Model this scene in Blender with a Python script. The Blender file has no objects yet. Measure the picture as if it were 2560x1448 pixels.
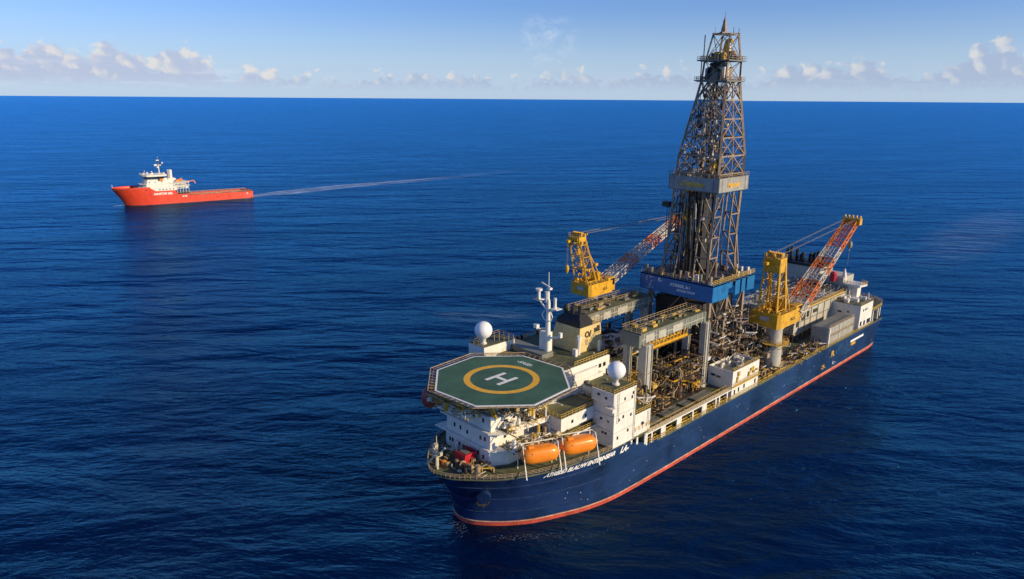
import bpy, bmesh, math, random
from mathutils import Vector, Matrix
R=math.radians; PI=math.pi
random.seed(7)
scn=bpy.context.scene; C=scn.collection

# ------------------------------------------------ camera, world, sun, exposure
# ship axes: u = metres aft of the stem, v = metres to port, z = metres above the sea; world = (u, -v, z)
cam=bpy.data.objects.new('camera',bpy.data.cameras.new('camera')); C.objects.link(cam)
cam.data.sensor_width=36; cam.data.lens=36*1790/2560.; cam.data.clip_end=400000; cam.data.clip_start=1
def _cam():
    f=1790.;roll=math.atan(.0070);p=math.atan((724-247)*math.cos(roll)/f)
    F=Vector((0,math.cos(p),-math.sin(p)));R0=Vector((1,0,0));U0=Vector((0,math.sin(p),math.cos(p)))
    Rr=R0*math.cos(roll)+U0*math.sin(roll);U=U0*math.cos(roll)-R0*math.sin(roll)
    A=Vector((0.71711772,0.69695153,0)).normalized();P=Vector((A.y,-A.x,0))
    cv=lambda q:Vector((q.dot(A),-q.dot(P),q.z))
    r,u,b=cv(Rr),cv(U),-cv(F)
    m=Matrix(((r.x,u.x,b.x,-99.339),(r.y,u.y,b.y,-119.96),(r.z,u.z,b.z,100),(0,0,0,1)))
    return m
cam.matrix_world=_cam(); scn.camera=cam
SUN_EL=21.; sdir=Vector((.40*math.cos(R(SUN_EL)),-.917*math.cos(R(SUN_EL)),math.sin(R(SUN_EL)))).normalized()
sun=bpy.data.objects.new('sun',bpy.data.lights.new('sun','SUN')); C.objects.link(sun)
sun.data.energy=5.0; sun.data.angle=R(.53); sun.data.color=(1,.78,.46)
sun.rotation_euler=sdir.to_track_quat('Z','Y').to_euler()
scn.view_settings.view_transform='Standard'; scn.view_settings.look='None'; scn.view_settings.gamma=1
scn.view_settings.exposure=0.13
scn.render.resolution_x=1024; scn.render.resolution_y=579
scn.cycles.max_bounces=6

class NT:
    "small node-tree helper"
    def __init__(s,t): s.t=t
    def n(s,typ,**k):
        nd=s.t.nodes.new('ShaderNode'+typ)
        for a,b in k.items():
            if a.startswith('i_'): nd.inputs[a[2:].replace('_',' ')].default_value=b
            else: setattr(nd,a,b)
        return nd
    def l(s,a,b): s.t.links.new(a,b)
    def m(s,op,a,b=None,c=None,clamp=False):
        nd=s.t.nodes.new('ShaderNodeMath'); nd.operation=op; nd.use_clamp=clamp
        for i,x in enumerate((a,b,c)):
            if x is None: continue
            if isinstance(x,(int,float)): nd.inputs[i].default_value=x
            else: s.l(x,nd.inputs[i])
        return nd.outputs[0]
    def mix(s,f,a,b):
        nd=s.t.nodes.new('ShaderNodeMix'); nd.data_type='RGBA'
        for i,x in ((0,f),(6,a),(7,b)):
            if isinstance(x,(int,float)): nd.inputs[i].default_value=x
            elif isinstance(x,tuple): nd.inputs[i].default_value=x if len(x)==4 else (*x,1)
            else: s.l(x,nd.inputs[i])
        return nd.outputs[2]
    def ss(s,x,a,b):
        nd=s.t.nodes.new('ShaderNodeMapRange'); nd.interpolation_type='SMOOTHSTEP'
        s.l(x,nd.inputs[0])
        for i,q in ((1,a),(2,b)):
            if isinstance(q,(int,float)): nd.inputs[i].default_value=q
            else: s.l(q,nd.inputs[i])
        return nd.outputs[0]
    def noise(s,vec,scale,detail=4,rough=.55,dist=0):
        nd=s.n('TexNoise'); nd.inputs['Scale'].default_value=scale; nd.inputs['Detail'].default_value=detail
        nd.inputs['Roughness'].default_value=rough; nd.inputs['Distortion'].default_value=dist
        if vec is not None: s.l(vec,nd.inputs['Vector'])
        return nd.outputs[0]

def make_world():
    w=bpy.data.worlds.new("World"); scn.world=w; w.use_nodes=True; t=w.node_tree; t.nodes.clear(); N=NT(t)
    out=N.n('OutputWorld'); bg=N.n('Background'); N.l(bg.outputs[0],out.inputs[0])
    sky=N.n('TexSky'); sky.sky_type='NISHITA'; sky.sun_disc=False; sky.sun_elevation=R(SUN_EL)
    sky.sun_rotation=math.atan2(sdir.x,sdir.y); sky.altitude=0; sky.air_density=1.0; sky.dust_density=.35; sky.ozone_density=2.2
    tc=N.n('TexCoord'); sep=N.n('SeparateXYZ'); N.l(tc.outputs['Generated'],sep.inputs[0])
    x,y,z=sep.outputs
    # azimuth in degrees, clockwise, zero along the middle of the view
    az=N.m('MULTIPLY',N.m('ARCTAN2',N.m('SUBTRACT',N.m('MULTIPLY',x,.7171),N.m('MULTIPLY',y,.6970)),
                               N.m('ADD',N.m('MULTIPLY',x,.6970),N.m('MULTIPLY',y,.7171))),57.2958)
    el=N.m('MULTIPLY',N.m('ARCSINE',z),57.2958)
    comb=N.n('CombineXYZ'); N.l(az,comb.inputs[0]); N.l(el,comb.inputs[1]); v=comb.outputs[0]
    ramp=N.n('ValToRGB'); N.l(N.m('MULTIPLY_ADD',az,1/90.,.5),ramp.inputs[0])
    cr=ramp.color_ramp; cr.interpolation='EASE'
    # cloud-top height (in units of 6 degrees) by azimuth
    pts=[(-44,3.0),(-34.7,3.7),(-33.4,2.9),(-31.9,3.4),(-30,2.7),(-28,3.9),(-26.8,2.9),(-25.9,2.2),(-24.2,3.8),(-22.6,2.9),(-21.3,1.9),(-18,1.6),(-12,1.2),(-7.4,2.2),(-6.4,1.6),(-4.4,1.9),(-1,1.4),(2,1.9),(5.2,2.4),(7.2,1.5),(10,2.2),(13.5,2.5),(17.5,1.9),(20,2.6),(25.5,3.2),(28.4,2.0),(31,3.0),(33.2,4.6),(34.8,2.8),(44,2.2)]
    cr.elements[0].position=0; cr.elements[0].color=(.4,.4,.4,1)
    cr.elements[1].position=1; cr.elements[1].color=(.4,.4,.4,1)
    for a,h in pts:
        e=cr.elements.new((a+45)/90.*.998+.001); e.color=(h/6,h/6,h/6,1)
    cr.interpolation='LINEAR'
    top=N.m('MULTIPLY',ramp.outputs[0],5.4)
    wn=N.n('TexNoise'); N.l(v,wn.inputs['Vector']); wn.inputs['Scale'].default_value=1.1; wn.inputs['Detail'].default_value=5
    wv=N.n('VectorMath'); wv.operation='MULTIPLY_ADD'; N.l(wn.outputs['Color'],wv.inputs[0]); wv.inputs[1].default_value=(.9,.6,0); N.l(v,wv.inputs[2])
    def puff(scale,dx=0,dy=0):
        q=N.n('Mapping'); N.l(wv.outputs[0],q.inputs[0]); q.inputs['Location'].default_value=(dx,dy,0); q.inputs['Scale'].default_value=(.8,1.15,0)
        n_=N.n('TexVoronoi'); n_.feature='F1'; n_.inputs['Scale'].default_value=scale; N.l(q.outputs[0],n_.inputs['Vector']); return n_.outputs['Distance']
    P1,P2=puff(.95),puff(2.6); n1=N.noise(v,2.2,5,.62,.2)
    big=N.noise(v,.33,2,.5)
    left=N.ss(az,-8.,-24.)   # far clouds fade into the air towards the right
    q=N.m('SUBTRACT',top,el)
    q=N.m('ADD',q,N.m('MULTIPLY',N.m('SUBTRACT',.42,P1),1.5)); q=N.m('ADD',q,N.m('MULTIPLY',N.m('SUBTRACT',.38,P2),.8))
    q=N.m('ADD',q,N.m('MULTIPLY',N.m('SUBTRACT',n1,.5),1.3)); q=N.m('ADD',q,N.m('MULTIPLY',N.m('SUBTRACT',big,.50),1.8))
    q=N.m('ADD',q,N.m('MULTIPLY_ADD',left,.28,.28)); d=N.ss(q,-.05,.6)
    base=N.ss(N.m('ADD',el,N.m('MULTIPLY',N.m('SUBTRACT',n1,.5),1.0)),.35,1.5)
    d=N.m('MULTIPLY',d,base)
    rel=N.m('DIVIDE',N.m('SUBTRACT',el,.9),N.m('SUBTRACT',top,.7))
    sh=N.m('SUBTRACT',puff(.95,-.28,-.22),P1)
    lit=N.ss(N.m('ADD',N.m('ADD',N.m('MULTIPLY',rel,.55),N.m('MULTIPLY',sh,1.2)),N.m('MULTIPLY',N.m('SUBTRACT',n1,.5),.7)),.22,.85)
    # thin horizontal haze clouds near the horizon
    mp3=N.n('Mapping'); N.l(v,mp3.inputs[0]); mp3.inputs['Scale'].default_value=(.22,2.2,1)
    n3=N.noise(mp3.outputs[0],.9,5,.6)
    strat=N.m('MULTIPLY',N.ss(n3,.5,.72),N.m('MULTIPLY',N.ss(el,0.2,1.0),N.ss(el,3.2,1.4)))
    # wisps
    mp4=N.n('Mapping'); N.l(v,mp4.inputs[0]); mp4.inputs['Scale'].default_value=(.5,.8,1); mp4.inputs['Rotation'].default_value=(0,0,.6)
    n4=N.noise(mp4.outputs[0],.8,5,.66,.6)
    dx=N.m('SUBTRACT',az,2.6); dy=N.m('SUBTRACT',el,4.2)
    blob=N.ss(N.m('ADD',N.m('MULTIPLY',dx,dx),N.m('MULTIPLY',N.m('MULTIPLY',dy,dy),1.6)),8.5,.0)
    wisp=N.m('MULTIPLY',N.m('MULTIPLY',N.ss(n4,.44,.74),blob),.42)
    # sky colour with hazy horizon
    sc=N.n('Vector Math' if False else 'VectorMath'); sc.operation='SCALE'; N.l(sky.outputs[0],sc.inputs[0]); sc.inputs['Scale'].default_value=SKY
    tint=N.n('Mix'); tint.data_type='RGBA'; tint.blend_type='MULTIPLY'; tint.inputs[0].default_value=1
    N.l(sc.outputs[0],tint.inputs[6]); tint.inputs[7].default_value=(.70,.92,1.50,1)
    col=tint.outputs[2]
    hz=N.m('MULTIPLY',N.ss(N.m('ABSOLUTE',el),7.,.0),.75)
    col=N.mix(hz,col,(.49,.62,.79))
    cl=N.mix(lit,N.mix(left,(.36,.43,.60),(.44,.50,.66)),(.72,.69,.665))
    col=N.mix(N.m('MULTIPLY',d,N.m('MULTIPLY_ADD',left,.18,.70)),col,cl)
    col=N.mix(N.m('MULTIPLY',strat,.5),col,N.mix(left,(.45,.53,.70),(.66,.70,.80)))
    col=N.mix(wisp,col,(.72,.76,.84))
    N.l(col,bg.inputs[0]); bg.inputs[1].default_value=1.0
SKY=.090
make_world()

# ------------------------------------------------ materials
MATS={}
def paint(name,col,rough=.45,var=.12,scale=.35,rust=0.,streak=0.,metal=0.,bump=.0,seams=None,spec=.5,dark=None):
    if name in MATS: return MATS[name]
    m=bpy.data.materials.new(name); m.use_nodes=True; t=m.node_tree; t.nodes.clear(); N=NT(t)
    o=N.n('OutputMaterial'); b=N.n('BsdfPrincipled'); N.l(b.outputs[0],o.inputs[0])
    tc=N.n('TexCoord'); v=tc.outputs['Object']
    n=N.noise(v,scale,6,.65)
    f=N.ss(n,.3,.72)
    lo=tuple(c*(1-var*1.6) for c in col); hi=tuple(min(1,c*(1+var)) for c in col)
    c=N.mix(f,lo,hi)
    if streak:
        mp=N.n('Mapping'); N.l(v,mp.inputs[0]); mp.inputs['Scale'].default_value=(1.1,1.1,.10)
        n2=N.noise(mp.outputs[0],1.0,5,.6)
        c=N.mix(N.m('MULTIPLY',N.ss(n2,.55,.8),streak),c,dark or tuple(x*.45 for x in col))
    if rust:
        mp=N.n('Mapping'); N.l(v,mp.inputs[0]); mp.inputs['Scale'].default_value=(1,1,.35)
        n3=N.noise(mp.outputs[0],1.3,8,.7)
        c=N.mix(N.m('MULTIPLY',N.ss(n3,.58,.72),rust),c,(.16,.07,.03))
    if seams:
        sx,sz,dk=seams
        sp=N.n('SeparateXYZ'); N.l(v,sp.inputs[0])
        def line(q,step):
            fr=N.m('FRACT',N.m('DIVIDE',q,step)); return N.ss(N.m('ABSOLUTE',N.m('SUBTRACT',fr,.5)),.5-.09/step,.5)
        ln=line(sp.outputs[2],sz)
        if sx: ln=N.m('MAXIMUM',ln,line(sp.outputs[0],sx))
        c=N.mix(N.m('MULTIPLY',ln,dk),c,tuple(min(1,x*1.8+.01) for x in col))
    N.l(c,b.inputs['Base Color']); b.inputs['Roughness'].default_value=rough; b.inputs['Metallic'].default_value=metal
    N.l(N.m('MULTIPLY_ADD',n,.25,rough-.12),b.inputs['Roughness'])
    b.inputs['Specular IOR Level'].default_value=spec
    if bump:
        bp=N.n('Bump'); bp.inputs['Strength'].default_value=bump; bp.inputs['Distance'].default_value=.15
        N.l(N.noise(v,scale*5,5,.6),bp.inputs['Height']); N.l(bp.outputs[0],b.inputs['Normal'])
    MATS[name]=m; return m
NAVY=paint('navy_hull',(.0085,.026,.092),.34,.38,.07,rust=.28,streak=.55,dark=(.018,.05,.13),seams=(11.,2.45,.42),bump=.12)
RED=paint('boot_red',(.50,.070,.042),.55,.2,.3,streak=.55,dark=(.62,.30,.20))
WHITE=paint('white_paint',(.72,.70,.64),.42,.07,.5,rust=.30,streak=.28,dark=(.5,.42,.3),bump=.1)
CREAM=paint('cream_paint',(.62,.47,.20),.5,.10,.5,rust=.2,streak=.2)
DECK=paint('deck_green',(.105,.112,.052),.7,.28,.25,rust=.30,bump=.2)
DECKB=paint('deck_brown',(.040,.032,.020),.8,.4,.5,rust=.6,bump=.3)
HELI=paint('helideck_green',(.040,.110,.066),.75,.16,.22,rust=.05,bump=.1)
MARKW=paint('marking_white',(.74,.74,.72),.6,.05,1.)
MARKY=paint('marking_yellow',(.72,.40,.025),.6,.08,1.)
YEL=paint('crane_yellow',(.62,.34,.018),.45,.14,.6,rust=.4,streak=.2,bump=.1)
YRAIL=paint('rail_yellow',(.55,.36,.07),.5,.2,1.5,rust=.3)
GREY=paint('grey_paint',(.17,.18,.15),.5,.14,.5,rust=.3,streak=.2,bump=.1)
LGREY=paint('light_grey',(.43,.41,.35),.5,.10,.5,rust=.35,streak=.3,bump=.1)
STEEL=paint('derrick_steel',(.27,.20,.14),.55,.25,.5,rust=.55)
DSTEEL=paint('dark_steel',(.036,.030,.024),.6,.3,.6,rust=.5)
BLACK=paint('soot_black',(.012,.012,.013),.6,.3,.8)
RUSTM=paint('rusty_steel',(.15,.075,.040),.75,.35,1.0,rust=.6)
TANM=paint('tan_pipe',(.38,.28,.16),.6,.25,1.2,rust=.5)
PALEP=paint('pale_pipe',(.60,.58,.56),.4,.15,1.2,rust=.3)
BLUE=paint('drill_floor_blue',(.007,.135,.36),.42,.12,.4,rust=.10,streak=.25,bump=.1)
ORANGE=paint('lifeboat_orange',(.82,.245,.02),.28,.05,.6)
ORED=paint('boom_orange_red',(.70,.19,.035),.45,.15,.8,rust=.25)
REDP=paint('red_paint',(.45,.018,.030),.4,.12,.8)
SRED=paint('supply_red',(.68,.058,.022),.40,.08,.2,streak=.2,dark=(.42,.05,.02),bump=.05)
RADOME=paint('radome_white',(.78,.79,.80),.30,.02,.5)
GLASS=paint('dark_glass',(.012,.016,.022),.12,.1,1.,spec=.8)
WOOD=paint('deck_planks',(.30,.20,.10),.75,.25,.6,rust=.4,bump=.2)
CABLE=paint('wire_rope',(.16,.14,.13),.6,.1,1.)

# ------------------------------------------------ mesh helpers, all in (u, v, z)
class MB:
    def __init__(s): s.v=[];s.f=[];s.mi=[];s.ms=[];s.cur=0
    def mat(s,m):
        if m not in s.ms: s.ms.append(m)
        s.cur=s.ms.index(m); return s
    def add(s,vs,fs):
        b=len(s.v); s.v+=[tuple(p) for p in vs]; s.f+=[tuple(b+i for i in f) for f in fs]; s.mi+=[s.cur]*len(fs); return s
    def box(s,u0,u1,v0,v1,z0,z1):
        P=[(u,v,z) for z in (z0,z1) for v in (v0,v1) for u in (u0,u1)]
        return s.add(P,[(0,1,3,2),(4,6,7,5),(0,4,5,1),(2,3,7,6),(0,2,6,4),(1,5,7,3)])
    def cbox(s,c,d): return s.box(c[0]-d[0]/2,c[0]+d[0]/2,c[1]-d[1]/2,c[1]+d[1]/2,c[2]-d[2]/2,c[2]+d[2]/2)
    def prism(s,poly,z0,z1,cap=True):
        n=len(poly); vs=[(p[0],p[1],z0) for p in poly]+[(p[0],p[1],z1) for p in poly]
        fs=[(i,(i+1)%n,n+(i+1)%n,n+i) for i in range(n)]
        if cap: fs+=[tuple(range(n))[::-1],tuple(range(n,2*n))]
        return s.add(vs,fs)
    def tube(s,a,b,r,n=5,r2=None,cap=True):
        a=Vector(a);b=Vector(b);d=b-a
        if d.length<1e-6: return s
        q=d.normalized().to_track_quat('Z','Y').to_matrix(); r2=r if r2 is None else r2
        vs=[]
        for p,rr in ((a,r),(b,r2)):
            for i in range(n):
                t=2*PI*(i+.5)/n; vs.append(p+q@Vector((rr*math.cos(t),rr*math.sin(t),0)))
        fs=[(i,(i+1)%n,n+(i+1)%n,n+i) for i in range(n)]
        if cap: fs+=[tuple(range(n))[::-1],tuple(range(n,2*n))]
        return s.add(vs,fs)
    def beam(s,a,b,w,h=None): # square bar
        return s.tube(a,b,w*.7071,4)
    def path(s,ps,r,n=5):
        for a,b in zip(ps,ps[1:]): s.tube(a,b,r,n)
        return s
    def lathe(s,c,prof,n=24):
        vs=[];k=len(prof)
        for r,z in prof:
            for i in range(n): t=2*PI*i/n; vs.append((c[0]+r*math.cos(t),c[1]+r*math.sin(t),c[2]+z))
        fs=[(j*n+i,j*n+(i+1)%n,(j+1)*n+(i+1)%n,(j+1)*n+i) for j in range(k-1) for i in range(n)]
        fs+=[tuple(range(n))[::-1],tuple(range((k-1)*n,k*n))]
        return s.add(vs,fs)
    def sphere(s,c,r,n=24,m=14,sz=1):
        return s.lathe(c,[(max(.001,r*math.sin(PI*j/m)),-r*sz*math.cos(PI*j/m)) for j in range(m+1)],n)
    def build(s,name,mat=None,parent=None,smooth=False,bevel=0):
        me=bpy.data.meshes.new(name); me.from_pydata([(x,-y,z) for x,y,z in s.v],[],[f[::-1] for f in s.f])
        for m in (s.ms or [mat]): me.materials.append(m)
        if s.ms:
            me.polygons.foreach_set('material_index',s.mi)
        me.validate(); me.update()
        bm=bmesh.new(); bm.from_mesh(me); bmesh.ops.recalc_face_normals(bm,faces=bm.faces)
        bm.to_mesh(me); bm.free()
        o=bpy.data.objects.new(name,me); C.objects.link(o)
        if parent: o.parent=parent
        if smooth:
            for p in me.polygons: p.use_smooth=True
            if smooth!='all': me.set_sharp_from_angle(angle=R(38))
        if bevel:
            md=o.modifiers.new('bevel','BEVEL'); md.width=bevel; md.segments=1; md.limit_method='ANGLE'
        return o
def tag(o,label=None,cat=None,group=None,kind=None):
    for k,x in (('label',label),('category',cat),('group',group),('kind',kind)):
        if x: o[k]=x
    return o
def empty(name,loc=(0,0,0),rz=0,**k):
    o=bpy.data.objects.new(name,None); C.objects.link(o); o.location=(loc[0],-loc[1],loc[2]); o.rotation_euler=(0,0,rz)
    o.empty_display_size=.5; return tag(o,**k)
def copy_tree(o,parent=None):
    c=o.copy(); C.objects.link(c); c.parent=parent
    for ch in list(o.children): copy_tree(ch,c)
    return c
def rail(mb,pts,h=1.1,r=.055,step=2.0,mid=2,closed=False):
    "handrail along points on the deck (u,v,z)"
    P=[Vector(p) for p in pts]
    if closed: P.append(P[0])
    for a,b in zip(P,P[1:]):
        for k in range(1,mid+1): mb.tube(a+Vector((0,0,h*k/mid)),b+Vector((0,0,h*k/mid)),r,4,cap=False)
        n=max(1,int(round((b-a).length/step)))
        for i in range(n): q=a.lerp(b,i/n); mb.tube(q,q+Vector((0,0,h)),r,4,cap=False)
    q=P[-1]; mb.tube(q,q+Vector((0,0,h)),r,4,cap=False)
    return mb
def text(body,name,mat,parent,fn,size=1.,shear=0,depth=0.02,space=1.,bold=0.,sub=0,xs=1.):
    "text mesh; fn maps (s,t,d) of the lettering to (u,v,z)"
    cu=bpy.data.curves.new(name,'FONT'); cu.body=body; cu.size=size; cu.shear=shear; cu.space_character=space; cu.offset=bold; cu.extrude=depth; cu.resolution_u=3
    tmp=bpy.data.objects.new('tmp',cu); C.objects.link(tmp); bpy.context.view_layer.update()
    me=bpy.data.meshes.new_from_object(tmp.evaluated_get(bpy.context.evaluated_depsgraph_get()))
    bpy.data.objects.remove(tmp)
    for v in me.vertices:
        p=fn(v.co.x*xs,v.co.y,v.co.z+depth); v.co=(p[0],-p[1],p[2])
    me.materials.clear(); me.materials.append(mat); me.name=name
    bm=bmesh.new(); bm.from_mesh(me); bmesh.ops.recalc_face_normals(bm,faces=bm.faces); bm.to_mesh(me); bm.free()
    o=bpy.data.objects.new(name,me); C.objects.link(o); o.parent=parent; return o
WINM=MB().cbox((0,0,0),(.9,.12,1.0)); _w=WINM.mat(GLASS).build('window'); WIN_PORT=_w.data
_w2=MB().mat(GLASS).cbox((0,0,0),(.12,.9,1.0)).build('window'); WIN_FRONT=_w2.data
bpy.data.objects.remove(_w); bpy.data.objects.remove(_w2)
def window(parent,u,v,z,side='port',s=(1,1)):
    o=bpy.data.objects.new('window',WIN_PORT if side=='port' else WIN_FRONT); C.objects.link(o); o.parent=parent
    o.location=(u,-v,z); o.scale=(s[0],1,s[1]) if side=='port' else (1,s[0],s[1]); return o

# ------------------------------------------------ hull shape
WL=[(0,0),(.9,3.4),(3.6,6.8),(7.3,10.2),(12.2,13.4),(18.7,16.1),(26,18.6),(37,20.3),(60,20.7)]
DK=[(-7.5,0),(-6,4),(-3,7.6),(1.5,11.9),(7.3,15.2),(13.7,17.6),(21.8,19.4),(33,20.6),(60,20.7)]
def dense(pts,k=4):
    out=[];n=len(pts)
    for i in range(n-1):
        p0=pts[i-1] if i>0 else (pts[1][0],-pts[1][1]); p1,p2=pts[i],pts[i+1]; p3=pts[i+2] if i+2<n else pts[i+1]
        for j in range(k):
            t=j/k
            out.append(tuple(.5*((2*b)+(-a+c)*t+(2*a-5*b+4*c-d)*t*t+(-a+3*b-3*c+d)*t**3) for a,b,c,d in zip(p0,p1,p2,p3)))
    out.append(pts[-1]); return out
WLD,DKD=dense(WL),dense(DK)
KZ=[(-5,0),(0,0),(1.2,.01),(4,.07),(8,.27),(12,.62),(15.6,1.0),(18,1.25)]
def kz(z):
    for (a,ka),(b,kb) in zip(KZ,KZ[1:]):
        if z<=b: return ka+(kb-ka)*(z-a)/(b-a)
    return 1.25
WS=[(205,20.7),(211,20.2),(214.5,18),(216.3,14.5),(217,0)]
DS=[(205,20.7),(217,20.7),(221.5,18.8),(224.3,14.5),(226,0)]
def outline(z,inset=0,full=False):
    "port half outline at height z, stem to stern"
    k=kz(z); ks=min(1,max(0,(z-1)/12))
    P=[(a[0]+(b[0]-a[0])*k,a[1]+(b[1]-a[1])*k) for a,b in zip(WLD,DKD)]
    P+=[(u,20.7) for u in (75,90,105,120,135,150,165,180,195)]
    P+=[(a[0]+(b[0]-a[0])*ks,a[1]+(b[1]-a[1])*ks) for a,b in zip(WS,DS)]
    if inset:
        Q=[]
        for i,(u,v) in enumerate(P):
            a=P[max(0,i-1)] if i>0 else (P[1][0],-P[1][1]); b=P[min(len(P)-1,i+1)] if i<len(P)-1 else (P[-2][0],-P[-2][1])
            t=Vector((b[0]-a[0],b[1]-a[1])).normalized(); nrm=Vector((t.y,-t.x))
            Q.append((u+nrm.x*inset,max(0,v+nrm.y*inset) if i not in (0,len(P)-1) else 0))
        P=Q
    return P
def both(P): return P+[(u,-v) for u,v in P[-2:0:-1]]
def hv(u,z):
    P=outline(z)
    for a,b in zip(P,P[1:]):
        if a[0]<=u<=b[0]: return a[1]+(b[1]-a[1])*(u-a[0])/(b[0]-a[0]+1e-9)
    return 20.7
def sheer(u):
    if u<34: return 15.6
    if u>50: return 11.4
    t=(u-34)/16.; t=t*t*(3-2*t); return 15.6+(11.4-15.6)*t

# ------------------------------------------------ sea
def make_sea():
    bm=bmesh.new(); rings=[0,60,120,200,320,500,800,1300,2200,4000,8000,16000,40000,100000,180000]; n=72
    prev=None
    for r in rings:
        if r==0: cur=[bm.verts.new((60,-60,0))]
        else: cur=[bm.verts.new((60+r*math.cos(2*PI*i/n),-60+r*math.sin(2*PI*i/n),0)) for i in range(n)]
        if prev:
            for i in range(n):
                j=(i+1)%n
                if len(prev)==1: bm.faces.new((prev[0],cur[i],cur[j]))
                else: bm.faces.new((prev[i],cur[i],cur[j],prev[j]))
        prev=cur
    me=bpy.data.meshes.new('water'); bm.to_mesh(me); bm.free()
    o=bpy.data.objects.new('water',me); C.objects.link(o); o['kind']='structure'
    m=bpy.data.materials.new('sea_water'); m.use_nodes=True; t=m.node_tree; t.nodes.clear(); N=NT(t)
    out=N.n('OutputMaterial'); df=N.n('BsdfDiffuse'); gl=N.n('BsdfGlossy'); fm=N.n('BsdfDiffuse'); m1=N.n('MixShader'); m2=N.n('MixShader')
    fr=N.n('Fresnel'); fr.inputs[0].default_value=1.33
    N.l(df.outputs[0],m1.inputs[1]); N.l(gl.outputs[0],m1.inputs[2]); N.l(m1.outputs[0],m2.inputs[1]); N.l(fm.outputs[0],m2.inputs[2]); N.l(m2.outputs[0],out.inputs[0])
    fr0=N.n('Fresnel'); fr0.inputs[0].default_value=1.36; N.l(N.m('MINIMUM',N.m('ADD',N.m('MULTIPLY',fr.outputs[0],.5),N.m('MULTIPLY',fr0.outputs[0],.62)),.86),m1.inputs[0]); gl.inputs[0].default_value=(.15,.59,1.0,1); gl.inputs['Roughness'].default_value=.2; fm.inputs[0].default_value=(.50,.62,.80,1)
    tc=N.n('TexCoord'); v=tc.outputs['Object']
    # crests run across the picture: long axis along the world direction (0.717,-0.697)
    def mp(sx,sy,ang,loc=0):
        q=N.n('Mapping'); q.vector_type='TEXTURE'; N.l(v,q.inputs[0]); q.inputs['Rotation'].default_value=(0,0,R(-44+ang)); q.inputs['Scale'].default_value=(1/sx,1/sy,1); q.inputs['Location'].default_value=(loc,loc*.7,0); return q.outputs[0]
    h1=N.noise(mp(.009,.030,6),1,3,.5,.3)         # swell
    h2=N.noise(mp(.030,.085,-7,13),1,4,.55,.4)    # waves
    h3=N.noise(mp(.14,.34,9,31),1,5,.6,.3)        # chop
    H=N.m('ADD',N.m('ADD',N.m('MULTIPLY',h1,11.5),N.m('MULTIPLY',h2,4.6)),N.m('MULTIPLY',h3,N.m('MULTIPLY_ADD',N.ss(N.noise(mp(.004,.011,20,77),1,3,.5),.32,.68),1.7,.35)))
    h4=N.noise(mp(.5,1.1,-15,51),1,4,.6)
    H=N.m('ADD',H,N.m('MULTIPLY',h4,.38))
    bp=N.n('Bump'); bp.inputs['Strength'].default_value=1.; bp.inputs['Distance'].default_value=1.; N.l(H,bp.inputs['Height']); [N.l(bp.outputs[0],q.inputs['Normal']) for q in (df,gl,fr)]
    # upwelling colour of the water body, in drifting patches of wind and current
    pt=N.noise(mp(.0016,.006,40,5),1,4,.55)
    cb=N.mix(N.ss(pt,.35,.7),(.0003,.0035,.026),(.0003,.007,.040))
    # crest foam, foam along the hull, and glints painted in as pale streaks
    sp=N.n('SeparateXYZ'); N.l(v,sp.inputs[0]); X,Y,_=sp.outputs
    def gauss(x0,y0,ax,ay,ang):
        ca,sa=math.cos(R(ang)),math.sin(R(ang))
        dx=N.m('SUBTRACT',X,x0); dy=N.m('SUBTRACT',Y,y0)
        a=N.m('DIVIDE',N.m('ADD',N.m('MULTIPLY',dx,ca),N.m('MULTIPLY',dy,sa)),ax)
        c=N.m('DIVIDE',N.m('SUBTRACT',N.m('MULTIPLY',dy,ca),N.m('MULTIPLY',dx,sa)),ay)
        return N.ss(N.m('ADD',N.m('MULTIPLY',a,a),N.m('MULTIPLY',c,c)),1.,0.)
    f=N.noise(mp(1.3,2.0,0,9),1,7,.75)
    reg=N.m('MAXIMUM',gauss(-2,-2,9,4,60),gauss(8,-17,22,3,-38))
    reg=N.m('MAXIMUM',reg,N.m('MULTIPLY',gauss(20,-27,26,1.6,-20),.9))
    reg=N.m('MAXIMUM',reg,gauss(220,-8,10,4,10))
    reg=N.m('MAXIMUM',reg,N.m('MULTIPLY',gauss(10,46,22,6,40),.55))
    reg=N.m('MAXIMUM',reg,gauss(107,622,9,5,0))
    reg=N.m('MAXIMUM',reg,N.m('MULTIPLY',gauss(118,-21.4,112,1.6,0),.95))
    foam_glint=N.ss(N.m('ADD',f,N.m('MULTIPLY',reg,.20)),.73,.95)
    foam_glint=N.m('MULTIPLY',foam_glint,N.ss(reg,.02,.3))
    direct=N.m('MAXIMUM',N.m('MULTIPLY',gauss(104,621.5,8,3.2,10),.9),N.m('MULTIPLY',gauss(150,602,52,3.,-9),.35))
    direct=N.m('MULTIPLY',direct,N.ss(N.noise(mp(.2,.5,0,7),1,4,.6),.38,.6))
    foam_glint=N.m('MAXIMUM',foam_glint,direct)
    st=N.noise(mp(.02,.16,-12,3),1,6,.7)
    pat=N.m('MAXIMUM',gauss(560,26,190,34,4),N.m('MULTIPLY',gauss(118,124,26,12,-44),1.3))  # sunlit wavelets: their glint is painted with the foam colour
    foam_glint=N.m('MAXIMUM',foam_glint,N.m('MULTIPLY',N.m('MULTIPLY',pat,N.ss(st,.42,.70)),.20))
    N.l(foam_glint,m2.inputs[0]); N.l(cb,df.inputs[0])
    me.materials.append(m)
    for p in me.polygons: p.use_smooth=True
make_sea()

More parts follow.
